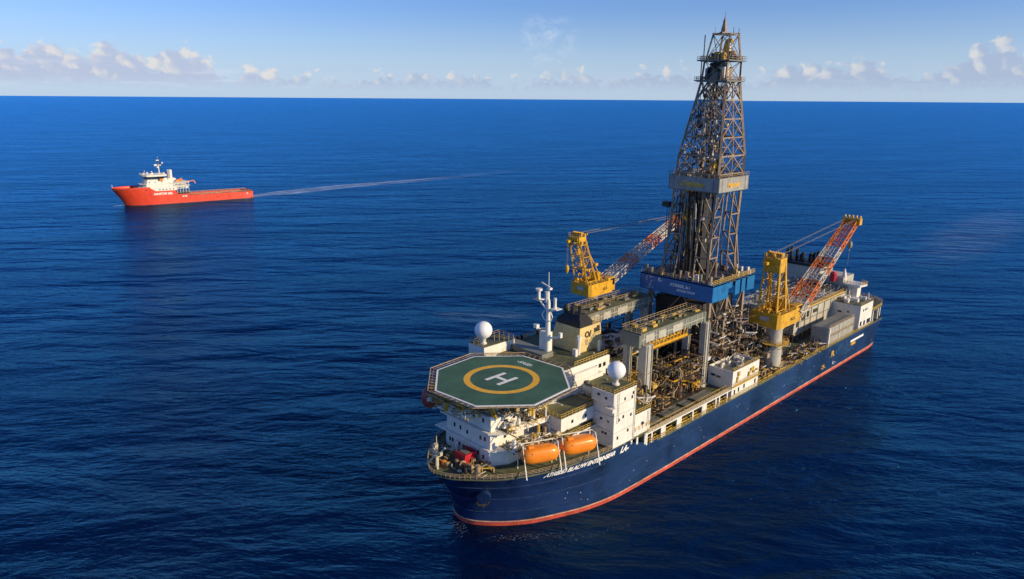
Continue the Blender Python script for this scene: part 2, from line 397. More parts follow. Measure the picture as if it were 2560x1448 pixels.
# ------------------------------------------------ the drillship
SHIP=empty('drillship',(0,0,0),label='huge navy blue drillship with green helideck on its bow and tall lattice derrick',cat='ship')
def make_hull():
    rows=[-4,0,1.15,2.6,4,6,8,9.7]
    mb=MB(); n=len(outline(0)); cols=[]
    grid=[]
    def row(zf):
        out=[]
        for i in range(n):
            u=outline(15.6)[i][0]; 
            z=zf(u); P=outline(z)[i]; out.append((P[0],P[1],z))
        return out
    for z in rows: grid.append(row(lambda u,z=z:z))
    for f in (.4,1.0): grid.append(row(lambda u,f=f: 9.7+(sheer(u)-9.7)*f))
    def strip(g,mb):
        for s in (1,-1):
            vs=[(p[0],p[1]*s,p[2]) for r in g for p in r]
            mb.add(vs,[(j*n+i,j*n+i+1,(j+1)*n+i+1,(j+1)*n+i) for j in range(len(g)-1) for i in range(n-1)])
    strip(grid[2:],mb.mat(NAVY)); hull=mb.build('hull',None,SHIP,smooth=True)
    mb=MB(); strip(grid[:3],mb); mb.build('boot_top',RED,hull,smooth=True)
    # rubbing strakes along the knuckles, navy lightened to paint in their highlight
    mb=MB()
    for z,u1 in ((4.0,60),(8.0,80),(12.0,33)):
        P=[(u,v+.04,z) for u,v in outline(z) if u<u1]
        for s in (1,-1): mb.path([(a,b*s,c) for a,b,c in P],.15,6)
    mb.build('knuckle_strake',paint('strake_highlight',(.022,.042,.11),.22,.3,.4),hull,smooth=True)
    mb=MB()
    P=[(u,v,1.2) for u,v in outline(1.2,-.03)]
    for s in (1,-1): mb.path([(a,b*s,c) for a,b,c in P],.16,4)
    mb.build('waterline_stripe',paint('stripe_cream',(.60,.36,.24),.6,.3,.4,streak=.6,dark=(.5,.1,.05)),hull)
    mb=MB() # sheer bar
    for s in (1,-1):
        mb.path([(outline(sheer(u))[i][0],outline(sheer(u))[i][1]*s,sheer(u)+.05) for i,u in enumerate([p[0] for p in outline(15.6)])],.14,4)
    mb.build('sheer_bar',NAVY,hull)
    # anchor bolster: dark drum on the flare with the anchor below
    for s in (1,-1):
        u=1.2; z=9.4; v=hv(u,z); nrm=Vector((-.70,.71*s,0)); c=Vector((u,v*s,z))
        mb=MB(); mb.tube(c-nrm*1.6+Vector((0,0,.6)),c+nrm*1.3,2.0,18,1.7); mb.tube(c+nrm*1.3,c+nrm*1.34,1.45,16); bol=mb.build('anchor_bolster',NAVY,hull,smooth=True)
        mb=MB(); a=c+nrm*.9
        mb.tube(a+Vector((0,0,.2)),a+Vector((0,0,-2.6)),.22,6); mb.tube(a+Vector((.8,.6*s,-1.9)),a+Vector((-.9,-.7*s,-1.9)),.3,6)
        mb.tube(a+Vector((.8,.6*s,-1.9)),a+Vector((1.1,.9*s,-.9)),.22,6); mb.tube(a+Vector((-.9,-.7*s,-1.9)),a+Vector((-1.2,-1.*s,-.9)),.22,6)
        mb.tube(a+Vector((0,0,-2.4)),(u-.8,(hv(u-.8,3.4)+.3)*s,3.4),.12,5)
        mb.build('anchor',DSTEEL,hull)
    # overboard discharge pipes along the side
    mb=MB()
    for i in range(34):
        u=random.uniform(12,212); z=random.uniform(2.5,9); v=hv(u,z); mb.cbox((u,v+.04,z),(.2,.16,.2))
    mb.build('side_fitting',PALEP,hull)
    # name lettering following the curve of the bow
    def on_hull(u0,z0,slope=0.):
        def fn(s,t,d):
            z=z0+t+slope*s; u=u0+s; 
            return (u,hv(u,z)+.10+d,z)
        return fn
    text('ATRELS1 BLAOW ENTERINSEAR','name_lettering',MARKW,hull,on_hull(12.0,13.6,-.015),size=1.6,shear=.45,depth=.03,bold=.06,space=.90,xs=1.04)
    text('LA-','name_lettering',MARKW,hull,on_hull(35.8,13.0,-.05),size=2.2,shear=.5,depth=.03,bold=.10)
    mb=MB(); mb.box(184,197,20.74,20.80,7.6,8.5); mb.build('draught_panel',MARKW,hull)
    text('OBBBB','side_lettering',MARKY,hull,lambda s,t,d:(184.5+s,20.76+d,6.2+t),size=1.5,depth=.03,bold=.06)
    text('FL','side_lettering',MARKY,hull,lambda s,t,d:(166+s,20.76+d,6.2+t),size=3.0,depth=.03,bold=.08)
    text('-Y-','side_lettering',MARKY,hull,lambda s,t,d:(158+s,20.76+d,2.8+t),size=2.6,depth=.03,bold=.05)
    text('l-: -','side_lettering',MARKW,hull,lambda s,t,d:(168+s,20.76+d,2.6+t),size=2.0,depth=.03,bold=.04)
    return hull
HULL=make_hull()
def make_decks():
    mb=MB().mat(DECK)
    P=[p for p in outline(15.6,-.15) if p[0]<=48]+[(48,20.5)]
    mb.prism([(-7.3,0)]+P[1:]+[(48,-20.5)]+[(u,-v) for u,v in P[:0:-1] if u<48],15.1,15.5); mb.build('foredeck',DECK,SHIP)
    P=[p for p in outline(11.3,-.15) if p[0]>=47.5]
    mb=MB(); mb.prism([(48.004,20.4)]+P[1:]+[(u,-v) for u,v in P[-2:0:-1]]+[(48.004,-20.4)],10.8,11.3); mb.build('main_deck',DECK,SHIP)
    # raised process deck with open side gallery
    mb=MB(); mb.box(48.5,94,-19.6,19.6,13.4,14.0); pd=mb.build('process_deck',DECK,SHIP)
    mb=MB()
    mb.box(50,86,-4,15,14.02,14.6)
    mb.box(96,139,-14,12,11.35,12.4)
    mb.build('machinery_flat',DECKB,SHIP)
    # hatches on the port process deck
    mb=MB()
    for a,b,c,d in ((51,58,14.6,18.4),(60,68,15,18.4),(70,74,14.8,18),(76,85,14.8,18.6)): mb.box(a,b,c,d,14.0,14.55)
    mb.build('hatch_cover',GREY,pd,bevel=.08)
    # gallery
    mb=MB()
    for s in (1,-1):
        v0,v1=sorted((19.3*s,20.9*s)); mb.box(46.5,90.5,v0,v1,14.3,14.65)
    g=mb.build('side_gallery',WHITE,SHIP)
    mb=MB()
    for i,u in enumerate((47.2,49.5,54,55.6,61.6,63.4,69.5,74.6,76.5,82,84,88.5)):
        for s in (1,-1): mb.box(u-.3,u+.3,(20.5 if s>0 else -20.86),(20.86 if s>0 else -20.5),11.3,14.29)
    for u in (55,62.5,76): mb.box(u-.9,u+.9,20.6,20.82,11.31,14.28)
    mb.build('gallery_post',WHITE,g)
    mb=MB(); mb2=MB()
    for s in (1,-1):
        rail(mb,[(46.5,20.8*s,14.65),(90.5,20.8*s,14.65)],step=1.6,r=.07)
        rail(mb,[(48.5,19.4*s,14.65),(90.5,19.4*s,14.65)],step=2.4,r=.06)
        rail(mb2,[(u,v*s,sheer(u)) for u,v in outline(11.4,-.5) if 47<u<212],step=1.8,r=.07,h=1.1,mid=2)
        for i in range(50): # brackets and pipes at the edge
            u=random.uniform(48,205); mb2.tube((u,20.3*s,11.3),(u+random.uniform(-1.5,1.5),20.3*s,12.2),.12,4)
        mb2.tube((48,19.9*s,11.7),(188,19.9*s,11.7),.16,5); mb2.tube((48,19.6*s,12.2),(120,19.6*s,12.2),.12,5)
    mb.build('gallery_rail',YRAIL,g); mb2.build('deck_edge_rail',YRAIL,SHIP)
    # bow rail
    mb=MB(); P=[p for p in outline(15.6,-.25) if -9<p[0]<47]
    pts=[(u,-v,15.6) for u,v in P[::-1]]+[(u,v,15.6) for u,v in P[1:]]
    rail(mb,pts,step=1.7,r=.06,h=1.1,mid=3); mb.build('bow_rail',TANM,SHIP)
    # white coamings where name ends
    mb=MB()
    for u0,u1 in ((34.5,47),): 
        for u in (35,37.5,40.5,43,46.6): mb.box(u-.35,u+.35,20.25,20.78,sheer(u)-.1,16.6)
        mb.box(34,48.2,18.6,20.85,16.6,16.95)
    g2=mb.build('shelter_walkway',WHITE,SHIP)
    mb=MB(); rail(mb,[(34,20.8,16.95),(48.2,20.8,16.95),(48.2,18.7,16.95)],step=1.5,r=.06); mb.build('shelter_rail',YRAIL,g2)
    mb=MB()
    mb.box(34,48.4,18.7,20.7,16.952,16.97); mb.build('shelter_deck',DECK,g2)
    # stern deck house and poop
    P=[p for p in outline(13,-.0) if p[0]>=195]
    poly=[(198,20.6)]+[(206,20.6),(215,20.4),(221,18.4),(224.3,14.2),(226,6),(226,-6),(224.3,-14.2),(221,-18.4),(215,-20.4),(198,-20.6)]
    mb=MB(); mb.prism(poly,16.2,16.6); pp=mb.build('poop_deck',DECK,SHIP)
    mb=MB(); rail(mb,[(a,b,16.6) for a,b in poly],step=1.8,r=.09,h=1.3,mid=3); mb.build('poop_rail',YRAIL,pp)
    mb=MB()
    for a,b in [(206,20.2),(212,20),(218,18.8),(221.6,16.5),(223.6,13),(225,6),(225,-6)]+[(223,-13),(215,-19.5)]: mb.box(a-.3,a+.3,b-.3,b+.3,11.3,16.2)
    mb.build('poop_pillar',WHITE,pp)
    mb=MB()
    for k in range(9):
        a,b=random.uniform(207,223),random.uniform(-12,16); mb.cbox((a,b,17.2),(random.uniform(.5,1.6),random.uniform(.5,1.6),1.3))
        mb.tube((a,b,17),(a,b,random.uniform(18.5,21)),.12,5)
    mb.build('mooring_gear',PALEP,pp)
make_decks()

def make_accommodation():
    mb=MB().mat(WHITE)
    def tier(u0,u1,v0,v1,z0,z1,c=1.6):
        poly=[(u0+.9,v0),(u0,v0+c),(u0,v1),(u1,v1),(u1,v0)]
        mb.prism(poly,z0,z1)
    tier(4.0,46,-11.0,6.3,15.5,19.6); tier(4.2,46,-10.8,6.4,19.6,24.0); tier(4.4,46,-10.6,6.4,24.0,28.4)
    mb.box(5.5,44,-10,6.0,28.4,30.3)
    acc=mb.build('accommodation_block',None,SHIP,bevel=.05)
    # lit corner wedge, lower promenade
    mb=MB()
    mb.prism([(4.02,6.3),(8.2,8.6),(14.5,8.6),(14.5,6.25)],15.5,19.5); mb.box(14.4,22,6.2,12.4,15.5,20.1)
    mb.build('side_wing',WHITE,acc)
    # decks ledges
    mb=MB()
    for z,e in ((19.6,3.2),(24.0,3.0),(28.4,2.4)):
        mb.prism([(3.4,-13.5 if z<20 else -11.4),(3.4,6.6),(6.8,6.5+e),(21,6.5+e+1.6),(21,-11.2)],z-.12,z+.22)
    led=mb.build('deck_ledge',WHITE,acc)
    mb=MB()
    for z,e in ((19.6,3.2),(24.0,3.0),(28.4,2.4)):
        mb.prism([(6.9,6.5),(7.1,6.3+e),(20.8,6.3+e+1.6),(20.8,6.5)],z+.222,z+.24)
    mb.build('promenade_deck',DECK,acc)
    mb=MB()
    for z,e in ((19.8,3.2),(24.2,3.0),(28.6,2.4)):
        rail(mb,[(6.8,6.5+e,z),(21,6.5+e+1.6,z)],step=1.3,r=.065)
    mb.build('promenade_rail',YRAIL,acc)
    # solid white bulwarks of the promenades
    mb=MB()
    for z,e in ((19.8,3.2),(24.2,3.0)):
        a=Vector((7.4,6.45+e,z));b=Vector((20.6,6.45+e+1.55,z)); d=(b-a).normalized(); nn=Vector((-d.y,d.x,0))*.06
        mb.add([a-nn,b-nn,b+nn,a+nn]+[p+Vector((0,0,1.15)) for p in (a-nn,b-nn,b+nn,a+nn)],[(0,1,2,3),(4,5,6,7),(0,1,5,4),(1,2,6,5),(2,3,7,6),(3,0,4,7)])
    mb.build('bulwark',WHITE,acc)
    for z,vs in ((17.6,(-8.2,-7.2,-4.6,-1.2,.6,2.4,4.2)),(21.9,(-6.6,-4.4,-1.8,3,4.6)),(26.2,(-9,-3.2,-2.2,.4,3.8))):
        for v in vs: window(acc,3.95+(z>19)*.2+(z>24)*.2,v,z+random.uniform(-.3,.3),'front',(.6,1))
    mb=MB(); mb.box(3.9,4.1,-3.4,-2.4,15.6,17.8); mb.build('door',RUSTM,acc)
    for u in (10,12.5): window(acc,u,8.66,17.8,'port',(.8,.8))
    for u in (9,12,15,18): window(acc,u,6.45,21.9,'port',(.8,1)); window(acc,u,6.45,26.1,'port',(.8,1))
    # starboard wing
    mb=MB(); mb.box(5,9,-14.6,-10.8,23.5,24.0); mb.box(4.8,5.1,-14.6,-10.8,24,25.2); mb.build('bridge_wing',WHITE,acc)
    # upper green-roofed block (port) with overhanging shaded face
    mb=MB(); mb.box(20.3,33.5,4.4,12.9,15.5,22.0); mb.box(19.9,33.5,3.6,14.6,22.0,25.3)
    b=mb.build('port_deckhouse',WHITE,SHIP,bevel=.05)
    mb=MB(); mb.box(20.0,33.4,3.7,14.5,25.3,25.4); mb.build('roof',DECK,b)
    mb=MB(); rail(mb,[(20,3.8,25.4),(20,14.5,25.4),(33.4,14.5,25.4)],step=1.3,r=.065); mb.build('roof_rail',YRAIL,b)
    for v in (7.6,8.8): window(b,20.26,v,20.6,'front',(.9,.9))
    for u in (21.8,24): window(b,u,12.94,20.4,'port',(.7,.7))
    for u in (24.,29): window(b,u,14.64,23.6,'port',(.8,.8))
    # boat deck platform
    mb=MB(); mb.box(20.4,37.5,12.9,15.6,20.2,20.5); mb.prism([(7,8.2),(7,12.4),(20.3,14.8),(20.3,8.2)],20.0,20.3)
    bd=mb.build('boat_deck',WHITE,SHIP)
    mb=MB(); mb.box(20.5,37.4,13,15.5,20.5,20.52); mb.prism([(7.1,9),(7.1,12.3),(20.2,14.7),(20.2,9)],20.3,20.32); mb.build('boat_deck_surface',DECK,bd)
    mb=MB(); rail(mb,[(7,12.3,20.3),(20.3,14.7,20.3)],step=1.4,r=.06); rail(mb,[(20.4,15.5,20.5),(37,15.5,20.5)],step=1.4,r=.06); mb.build('boat_deck_rail',YRAIL,bd)
    # big upper deck with mast and funnel
    mb=MB(); mb.box(28,50.5,-21.3,4.8,28.0,31.9); mb.box(36,50,-20,4,15.5,28); 
    u=mb.build('upper_deckhouse',WHITE,SHIP)
    mb=MB(); mb.box(28.1,50.4,-21.2,4.7,31.9,32.0); mb.build('roof',DECK,u)
    mb=MB(); rail(mb,[(50.4,4.6,32),(36,4.6,32)],step=1.2,r=.08,h=1.2); rail(mb,[(50.4,-21,32),(50.4,4.6,32)],step=1.6,r=.07); mb.build('roof_rail',YRAIL,u)
    mb=MB(); rail(mb,[(36,-21,32),(50.4,-21,32)],step=1.4,r=.08,h=1.2)
    for k in range(10): mb.cbox((random.uniform(38,50),-20.6,32.7),(.9,.6,.9))
    mb.build('roof_rail',TANM,u)
    for k in range(9): window(u,33+k*1.9,4.86,29.6,'port',(1.1,1.1))
    mb=MB(); mb.box(50.2,64,3.6,4.4,28.7,29.0); rail(mb,[(50.4,4.3,29),(64,4.3,29)],step=1.5,r=.07); mb.build('catwalk',YRAIL,u)
    # roof fittings
    mb=MB(); mb.tube((43.5,-.5,32),(43.5,-.5,37),.45,8); mb.tube((43.5,-.5,36),(43.5,-.5,37.4),.7,8); mb.cbox((42,-.5,33),(1,1.2,2)); mb.tube((50,1.3,32),(50,1.3,35),.4,8)
    mb.tube((46,-6,32),(46,-6,35),.2,6); mb.cbox((48,-17,33),(1.2,1.2,2)); mb.sphere((47,2,32.2),.25,8,6)
    mb.build('ventilator',WHITE,u,smooth=True)
    # dark low trunk running to the starboard corner
    mb=MB(); mb.box(33,37.5,-21,-4.5,32.01,33.4); mb.build('roof_trunk',GREY,u)
    # starboard radome house
    mb=MB(); mb.box(23,34.5,-23.0,-16.6,15.5,34.7); sh=mb.build('starboard_tower',WHITE,SHIP)
    mb=MB(); mb.box(23.1,34.4,-22.9,-16.7,34.7,34.8); mb.build('roof',DECK,sh)
    mb=MB(); rail(mb,[(23.1,-17,34.8),(23.1,-22.9,34.8),(34.4,-22.9,34.8),(34.4,-17,34.8)],step=1.8,r=.06)
    for k in range(5): mb.tube((29+k*.8,-19+k*1.1,34.8),(29+k*.8,-19+k*1.1,36.5+k%2),.08,4)
    mb.build('roof_rail',TANM,sh)
    # port tower
    mb=MB(); mb.box(32.3,41.2,14.3,21.0,15.5,30.2); mb.box(31.9,32.3,13.9,21.0,27.0,30.2); mb.box(41.2,48.4,13.5,20.7,15.5,21.6)
    tw=mb.build('port_tower',WHITE,SHIP,bevel=.06)
    mb=MB(); mb.box(32.4,41.1,14.4,20.9,30.2,30.3); mb.box(41.22,48.3,13.6,20.6,21.6,21.7); mb.build('roof',DECK,tw)
    mb=MB(); rail(mb,[(32.1,14.1,30.2),(32.1,20.9,30.2),(41.1,20.9,30.2)],step=1.3,r=.06)
    rail(mb,[(41.3,20.6,21.7),(48.3,20.6,21.7),(48.3,13.7,21.7)],step=1.1,r=.08); mb.build('roof_rail',YRAIL,tw)
    for a,z in ((39.4,27.6),(36.4,27.9),(39.2,22.8),(34.3,22.8),(36,23.2),(34,18),(38.2,18.8),(44.8,18.6),(39.8,28.6)): window(tw,a,21.03,z,'port',(.6,.8))
    for v,z in ((17,22.6),(19.2,22.4),(17.6,19),(18.6,19),(16.2,29),(18.6,28.6)): window(tw,32.26 if z<27 else 31.88,v,z,'front',(.8,.6))
    mb=MB(); mb.cbox((31.6,20.4,26.2),(1.6,2.4,.9)); mb.build('floodlight_shelf',WHITE,tw)
    mb=MB()
    for (u,v,z0,z1) in ((40.4,21.06,15.6,30),(47,20.76,15.6,21.4),(33.4,21.06,22,30)):
        for q in (0,.6): mb.tube((u+q,v,z0),(u+q,v,z1),.05,4)
        for k in range(int((z1-z0)/.6)): mb.tube((u,v,z0+k*.6),(u+.6,v,z0+k*.6),.035,4)
    mb.build('ladder',LGREY,tw)
    mb=MB()
    for z in (19.6,24.2,27.0): mb.box(32.2,41.3,21.0,21.07,z,z+.12)
    for z in (19.9,24.0): mb.box(32.18,32.26,14.3,21.0,z,z+.14)
    mb.build('rubbing_bead',LGREY,tw)
    mb=MB()
    for k in range(6): mb.tube((35+k*1.9,19.6,17.6),(36.2+k*1.9,19.6,17.6),.5,10)
    mb.build('life_raft_canister',PALEP,SHIP)
    # block between the deckhouse and the tower
    mb=MB(); mb.box(33.5,50,4.2,14.3,15.5,24.6); mb.box(37,47,5.5,13.5,24.6,27.2)
    bb=mb.build('centre_deckhouse',WHITE,SHIP)
    mb=MB(); mb.box(33.52,49.9,4.3,14.2,24.6,24.7); mb.box(37.1,46.9,5.6,13.4,27.2,27.3); mb.build('roof',DECK,bb)
    mb=MB(); rail(mb,[(33.6,5,24.7),(33.6,14.2,24.7)],step=1.3,r=.06); rail(mb,[(37,13.4,27.3),(47,13.4,27.3)],step=1.3,r=.06); mb.build('roof_rail',YRAIL,bb)
make_accommodation()

def make_helideck():
    cu,cv,z=13.0,.2,33.5
    # octagon vertices measured on the deck plane
    ang=[math.atan2(b,a) for a,b in []]
    Rr=11.55
    rot=R(0)
    V=HV
    mb=MB(); mb.prism(V,z-.5,z); hd=mb.build('helideck',HELI,SHIP)
    def off(V,d):
        c=Vector((sum(p[0] for p in V)/8,sum(p[1] for p in V)/8)); out=[]
        for p in V:
            q=Vector(p)-c; out.append(tuple(c+q*(1+d/q.length)))
        return out
    # white edge line
    mb=MB(); a,b=off(V,0.02),off(V,-.45)
    for i in range(8):
        j=(i+1)%8; mb.add([(*a[i],z+.004),(*a[j],z+.004),(*b[j],z+.004),(*b[i],z+.004)],[(0,1,2,3)])
        mb.add([(*a[i],z+.004),(*a[j],z+.004),(*a[j],z-.5),(*a[i],z-.5)],[(0,1,2,3)])
    mb.build('edge_line',MARKW,hd)
    cc=(sum(p[0] for p in V)/8+.0,sum(p[1] for p in V)/8)
    mb=MB(); n=96; r0,r1=CR
    vs=[(cc[0]+r*math.cos(2*PI*i/n),cc[1]+r*math.sin(2*PI*i/n),z+.008) for r in (r0,r1) for i in range(n)]
    mb.add(vs,[(i,(i+1)%n,n+(i+1)%n,n+i) for i in range(n)]); mb.build('touchdown_circle',MARKY,hd)
    # H: legs along the ship axis
    mb=MB(); w=1.05
    for s in (-1,1): mb.box(cc[0]-3.3,cc[0]+3.3,cc[1]+s*2.1-w/2,cc[1]+s*2.1+w/2,z+.004,z+.010)
    mb.box(cc[0]-w/2,cc[0]+w/2,cc[1]-1.575,cc[1]+1.575,z+.004,z+.010)
    mb.build('letter_h',MARKW,hd)
    ca,sa=math.cos(R(-42)),math.sin(R(-42))
    def fn(s,t,d):
        # baseline runs across the deck, reading from ahead
        return (cc[0]+11.0+t*1.0, cc[1]-6.2+s, z+.006+d)
    text('-SAEE-','name_marking',MARKW,hd,fn,size=1.9,depth=.002,bold=.04,shear=.3)
    # safety net: sloping frame all round
    mb=MB(); o=off(V,1.75)
    for i in range(8):
        j=(i+1)%8; A,B=Vector((*o[i],z+.25)),Vector((*o[j],z+.25)); a,b=Vector((*V[i],z-.15)),Vector((*V[j],z-.15))
        mb.tube(A,B,.11,5); mb.tube(a.lerp(A,.55),b.lerp(B,.55),.05,4)
        n=8
        for k in range(n+1): mb.tube(a.lerp(b,k/n),A.lerp(B,k/n),.07,4)
    mb.build('safety_net',TANM,hd)
    # net mesh panels as fine grid
    mb=MB()
    for i in range(8):
        j=(i+1)%8; A,B=Vector((*o[i],z+.25)),Vector((*o[j],z+.25)); a,b=Vector((*V[i],z-.15)),Vector((*V[j],z-.15))
        for k in range(28): mb.tube(a.lerp(b,k/28),A.lerp(B,k/28),.018,3,cap=False)
        for k in range(1,6): mb.tube(a.lerp(A,k/6),b.lerp(B,k/6),.022,3,cap=False)
    mb.build('net_mesh',DSTEEL,hd)
    # girders and truss below
    mb=MB()
    for k in range(-4,5):
        v=cc[1]+k*3.5; half=math.sqrt(max(0,15.8**2-(v-cc[1])**2))*.98
        mb.box(cc[0]-half,cc[0]+half,v-.15,v+.15,z-1.3,z-.52)
    for k in range(-3,4):
        u=cc[0]+k*4.6; half=math.sqrt(max(0,15.6**2-(u-cc[0])**2))*.98
        mb.box(u-.12,u+.12,cc[1]-half,cc[1]+half,z-1.6,z-1.302)
    mb.build('support_girder',GREY,hd)
    mb=MB()
    for (u,v) in [(5.6,-8),(5.6,-2),(5.6,4),(12,5.4),(18,5.4),(12,-9),(20,-8),(24,2)]:
        mb.tube((u,v,28.4 if u<19 else 24),(u,v,z-1.5),.22,6)
        for du,dv in ((2.6,0),(-2.6,0),(0,2.6),(0,-2.6)): mb.tube((u,v,30.3),(u+du,v+dv,z-1.4),.13,5)
    mb.build('support_leg',GREY,hd)
    mb=MB()
    for i in (4,5,6,7,0,1,2,3):
        j=(i+1)%8; a,b=Vector((*V[i],z-1.2)),Vector((*V[j],z-1.2)); 
        for k in range(3):
            p=a.lerp(b,(k+.5)/3); c=Vector((cc[0]*.25+p.x*.75,cc[1]*.25+p.y*.75,z-3.4)); mb.tube(p,c,.10,4)
            mb.tube(c,a.lerp(b,(k)/3),.08,4)
    mb.build('brace',YRAIL,hd)
    # escape stairs and foam monitors at the forward starboard edge
    mb=MB(); 
    for k,(u,v,) in enumerate(((.4,-10.0),(-1.4,-6.4),(-1.6,2.0),(2,9))):
        for q in range(6): mb.cbox((u+q*.25,v,z-1-q*.6),(.5,1.2,.12))
        mb.tube((u-.2,v-.6,z-.6),(u+1.4,v-.6,z-4.4),.1,4); mb.tube((u-.2,v+.6,z-.6),(u+1.4,v+.6,z-4.4),.1,4)
        mb.cbox((u+.4,v+.2,z-1.4),(1.3,1.3,1.2)); mb.tube((u+.4,v,z-2),(u+.6,v,z-.6),.16,6)
    mb.build('escape_stair',YEL,hd)
HV=[(17.3,-12.8),(24.6,-4.6),(25.3,8.0),(17.6,18.0),(4.8,18.6),(-3.2,11.0),(-4.0,-3.0),(4.6,-13.4)]
# regular octagon fitted to the measured corners
_c=(13.5,.4); _r=17.4
HROT=4.5; HV=[(_c[0]+_r*math.cos(R(22.5+45*k-HROT)),_c[1]+_r*math.sin(R(22.5+45*k-HROT))) for k in range(8)]
CR=(7.75,9.35)
make_helideck()

def make_funnel():
    mb=MB(); vs=[(44,-12.4,32),(44,-1,32),(54.3,-1,32),(54.3,-12.4,32),(44.8,-10.2,39),(44.6,-1.2,39),(53.4,-1.2,39.2),(53.4,-10.2,39.2)]
    mb.add(vs,[(0,1,5,4),(1,2,6,5),(2,3,7,6),(3,0,4,7),(4,5,6,7)])
    f=mb.build('funnel',CREAM,SHIP)
    mb=MB(); mb.prism([(44.9,-10.2),(44.7,-1.3),(50,-1.3),(50,-10.2)],39.1,40.3)
    mb.add([(44.9,-10.2,40.3),(44.7,-1.3,40.3),(50,-1.3,40.3),(50,-10.2,40.3),(46.5,-8.5,42),(46.5,-3.2,42),(49.5,-3.2,42),(49.5,-8.5,42)],[(0,1,5,4),(1,2,6,5),(2,3,7,6),(3,0,4,7),(4,5,6,7)])
    for k in range(5): mb.tube((46.8+k%2*1.6,-8.6+k*1.3,41),(46.8+k%2*1.6,-8.6+k*1.3,44.2),.55,8)
    mb.build('exhaust_cap',BLACK,f)
    mb=MB(); rail(mb,[(50,-1.4,39.2),(53.3,-1.4,39.2),(53.3,-10,39.2)],step=1,r=.06); mb.build('rail',YRAIL,f)
    # painted emblem and vents on the port side
    text('O/','funnel_emblem',DSTEEL,f,lambda s,t,d:(46.6+s,-1.08+d+.02,36.0+t),size=2.4,depth=.03,bold=.08)
    mb=MB(); mb.box(50.6,53.0,-1.14,-1.02,36.8,38); mb.box(51.8,52.9,-1.14,-1.02,38.0,38.5); mb.build('vent',DSTEEL,f)
    mb=MB(); mb.box(46.9,48.0,-1.12,-1.0,33.8,35.4); mb.build('door',TANM,f)
make_funnel()

def make_mast():
    z=32.; u,v=36.4,-6.0
    mb=MB(); mb.prism([(u-.2,v-2.6),(u+1.2,v-2.8),(u+2.2,v),(u+.6,v+.3)],z,z+6.5,True); mb.lathe((u+.4,v,z),[(.85,0),(.7,7),(.55,15),(.4,16)],12)
    m=mb.build('radar_mast',WHITE,SHIP,smooth=True)
    mb=MB(); 
    for a,h in (((0,-3.6),16.2),((0,2.9),14.8)):
        mb.tube((u+.4,v,z+12.5),(u+.4+a[0],v+a[1],z+h-1),.24,6)
        mb.cbox((u+.4+a[0],v+a[1],z+h-.9),(2.2,2.2,.2))
    mb.tube((u+.4,v-3.6,z+15.4),(u+.4,v-3.6,z+17.8),.45,10); mb.tube((u+.4,v-3.6,z+17.8),(u+.4,v-3.6,z+18.3),.95,10)
    mb.tube((u+.4,v+2.4,z+14),(u+.4,v+2.4,z+16.8),.42,10)
    mb.build('mast_arm',WHITE,m,smooth=True)
    mb=MB(); mb.tube((u+.4,v,z+15),(u+.4,v,z+23.5),.18,6,.08); mb.beam((u+.4,v-2.6,z+20.2),(u+.4,v+.9,z+19.2),.3); mb.cbox((u+.4,v+.3,z+19),(1.,1.2,.5))
    mb.tube((u+.4,v-.5,z+15),(u+.4,v-.5,z+18),.7,8)
    mb.cbox((u-1.6,v-2.4,z+8.4),(1.2,1.2,1.0)); mb.tube((u-1.6,v-2.4,z+7.6),(u+.4,v,z+7.9),.2,5)
    mb.tube((u+.4,v,z+5),(u+1.5,v+3.4,z+5.8),.3,6); mb.cbox((u+1.6,v+3.5,z+6.4),(.8,.8,1.4))
    mb.path([(u+.2,v-1.2,z+12.6),(u+.2,v-2.1,z+11.4),(u+.2,v-1.4,z+10.2),(u+.2,v,z+9.8)],.14,5)
    mb.path([(u+.2,v+1.2,z+12.6),(u+.2,v+1.7,z+11.4),(u+.2,v+1.2,z+10.2),(u+.2,v,z+9.8)],.14,5)
    mb.build('antenna',WHITE,m)
    mb=MB(); rail(mb,[(u-1,v-4.8,z+15.2),(u-1,v-2.4,z+15.2)],r=.05,step=.8); mb.build('rail',TANM,m)
make_mast()
def radome(u,v,z,r):
    mb=MB(); mb.sphere((u,v,z),r,32,20); a=mb.build('satellite_radome',RADOME,SHIP,smooth='all')
    mb=MB(); mb.lathe((u,v,z-r-1.5),[(.95,0),(.95,.35),(.6,.5),(.62,1.2),(1.0,1.75),(1.1,1.95)],14); mb.build('pedestal',WHITE,a,smooth=True)
    mb=MB(); mb.tube((u,v,z-r*.62),(u,v,z-r*.60),r*.795,32); mb.build('base_ring',LGREY,a)
radome(37.0,17.5,34.3,2.35); radome(25.2,-19.3,38.7,2.45)

# ---- drill floor and derrick
def lattice(mb,c0,c1,zs,braces='K',r=.28,rb=.16,faces=(0,1,2,3)):
    "zs: list of (z, half_u, half_v, cu, cv)"
    lv=[[Vector((cu+sx*hu,cv+sy*hv_,z)) for sx,sy in ((-1,-1),(-1,1),(1,1),(1,-1))] for z,hu,hv_,cu,cv in zs]
    for a,b in zip(lv,lv[1:]):
        for i in range(4): mb.beam(a[i],b[i],r*2)
        for i in faces:
            j=(i+1)%4; mb.beam(b[i],b[j],rb*2.2)
            m=b[i].lerp(b[j],.5); m0=a[i].lerp(a[j],.5)
            if braces=='X':
                mb.beam(a[i],b[j],rb*1.6); mb.beam(a[j],b[i],rb*1.6)
            else:
                mb.beam(a[i],m,rb*1.8); mb.beam(a[j],m,rb*1.8)
                mb.beam(m0,m,rb*1.5); mb.beam(m0,b[i],rb*1.2); mb.beam(m0,b[j],rb*1.2)
                q0=a[i].lerp(b[i],.5); q1=a[j].lerp(b[j],.5); mb.beam(q0,a[i].lerp(m,.5),rb); mb.beam(q1,a[j].lerp(m,.5),rb)
    return lv
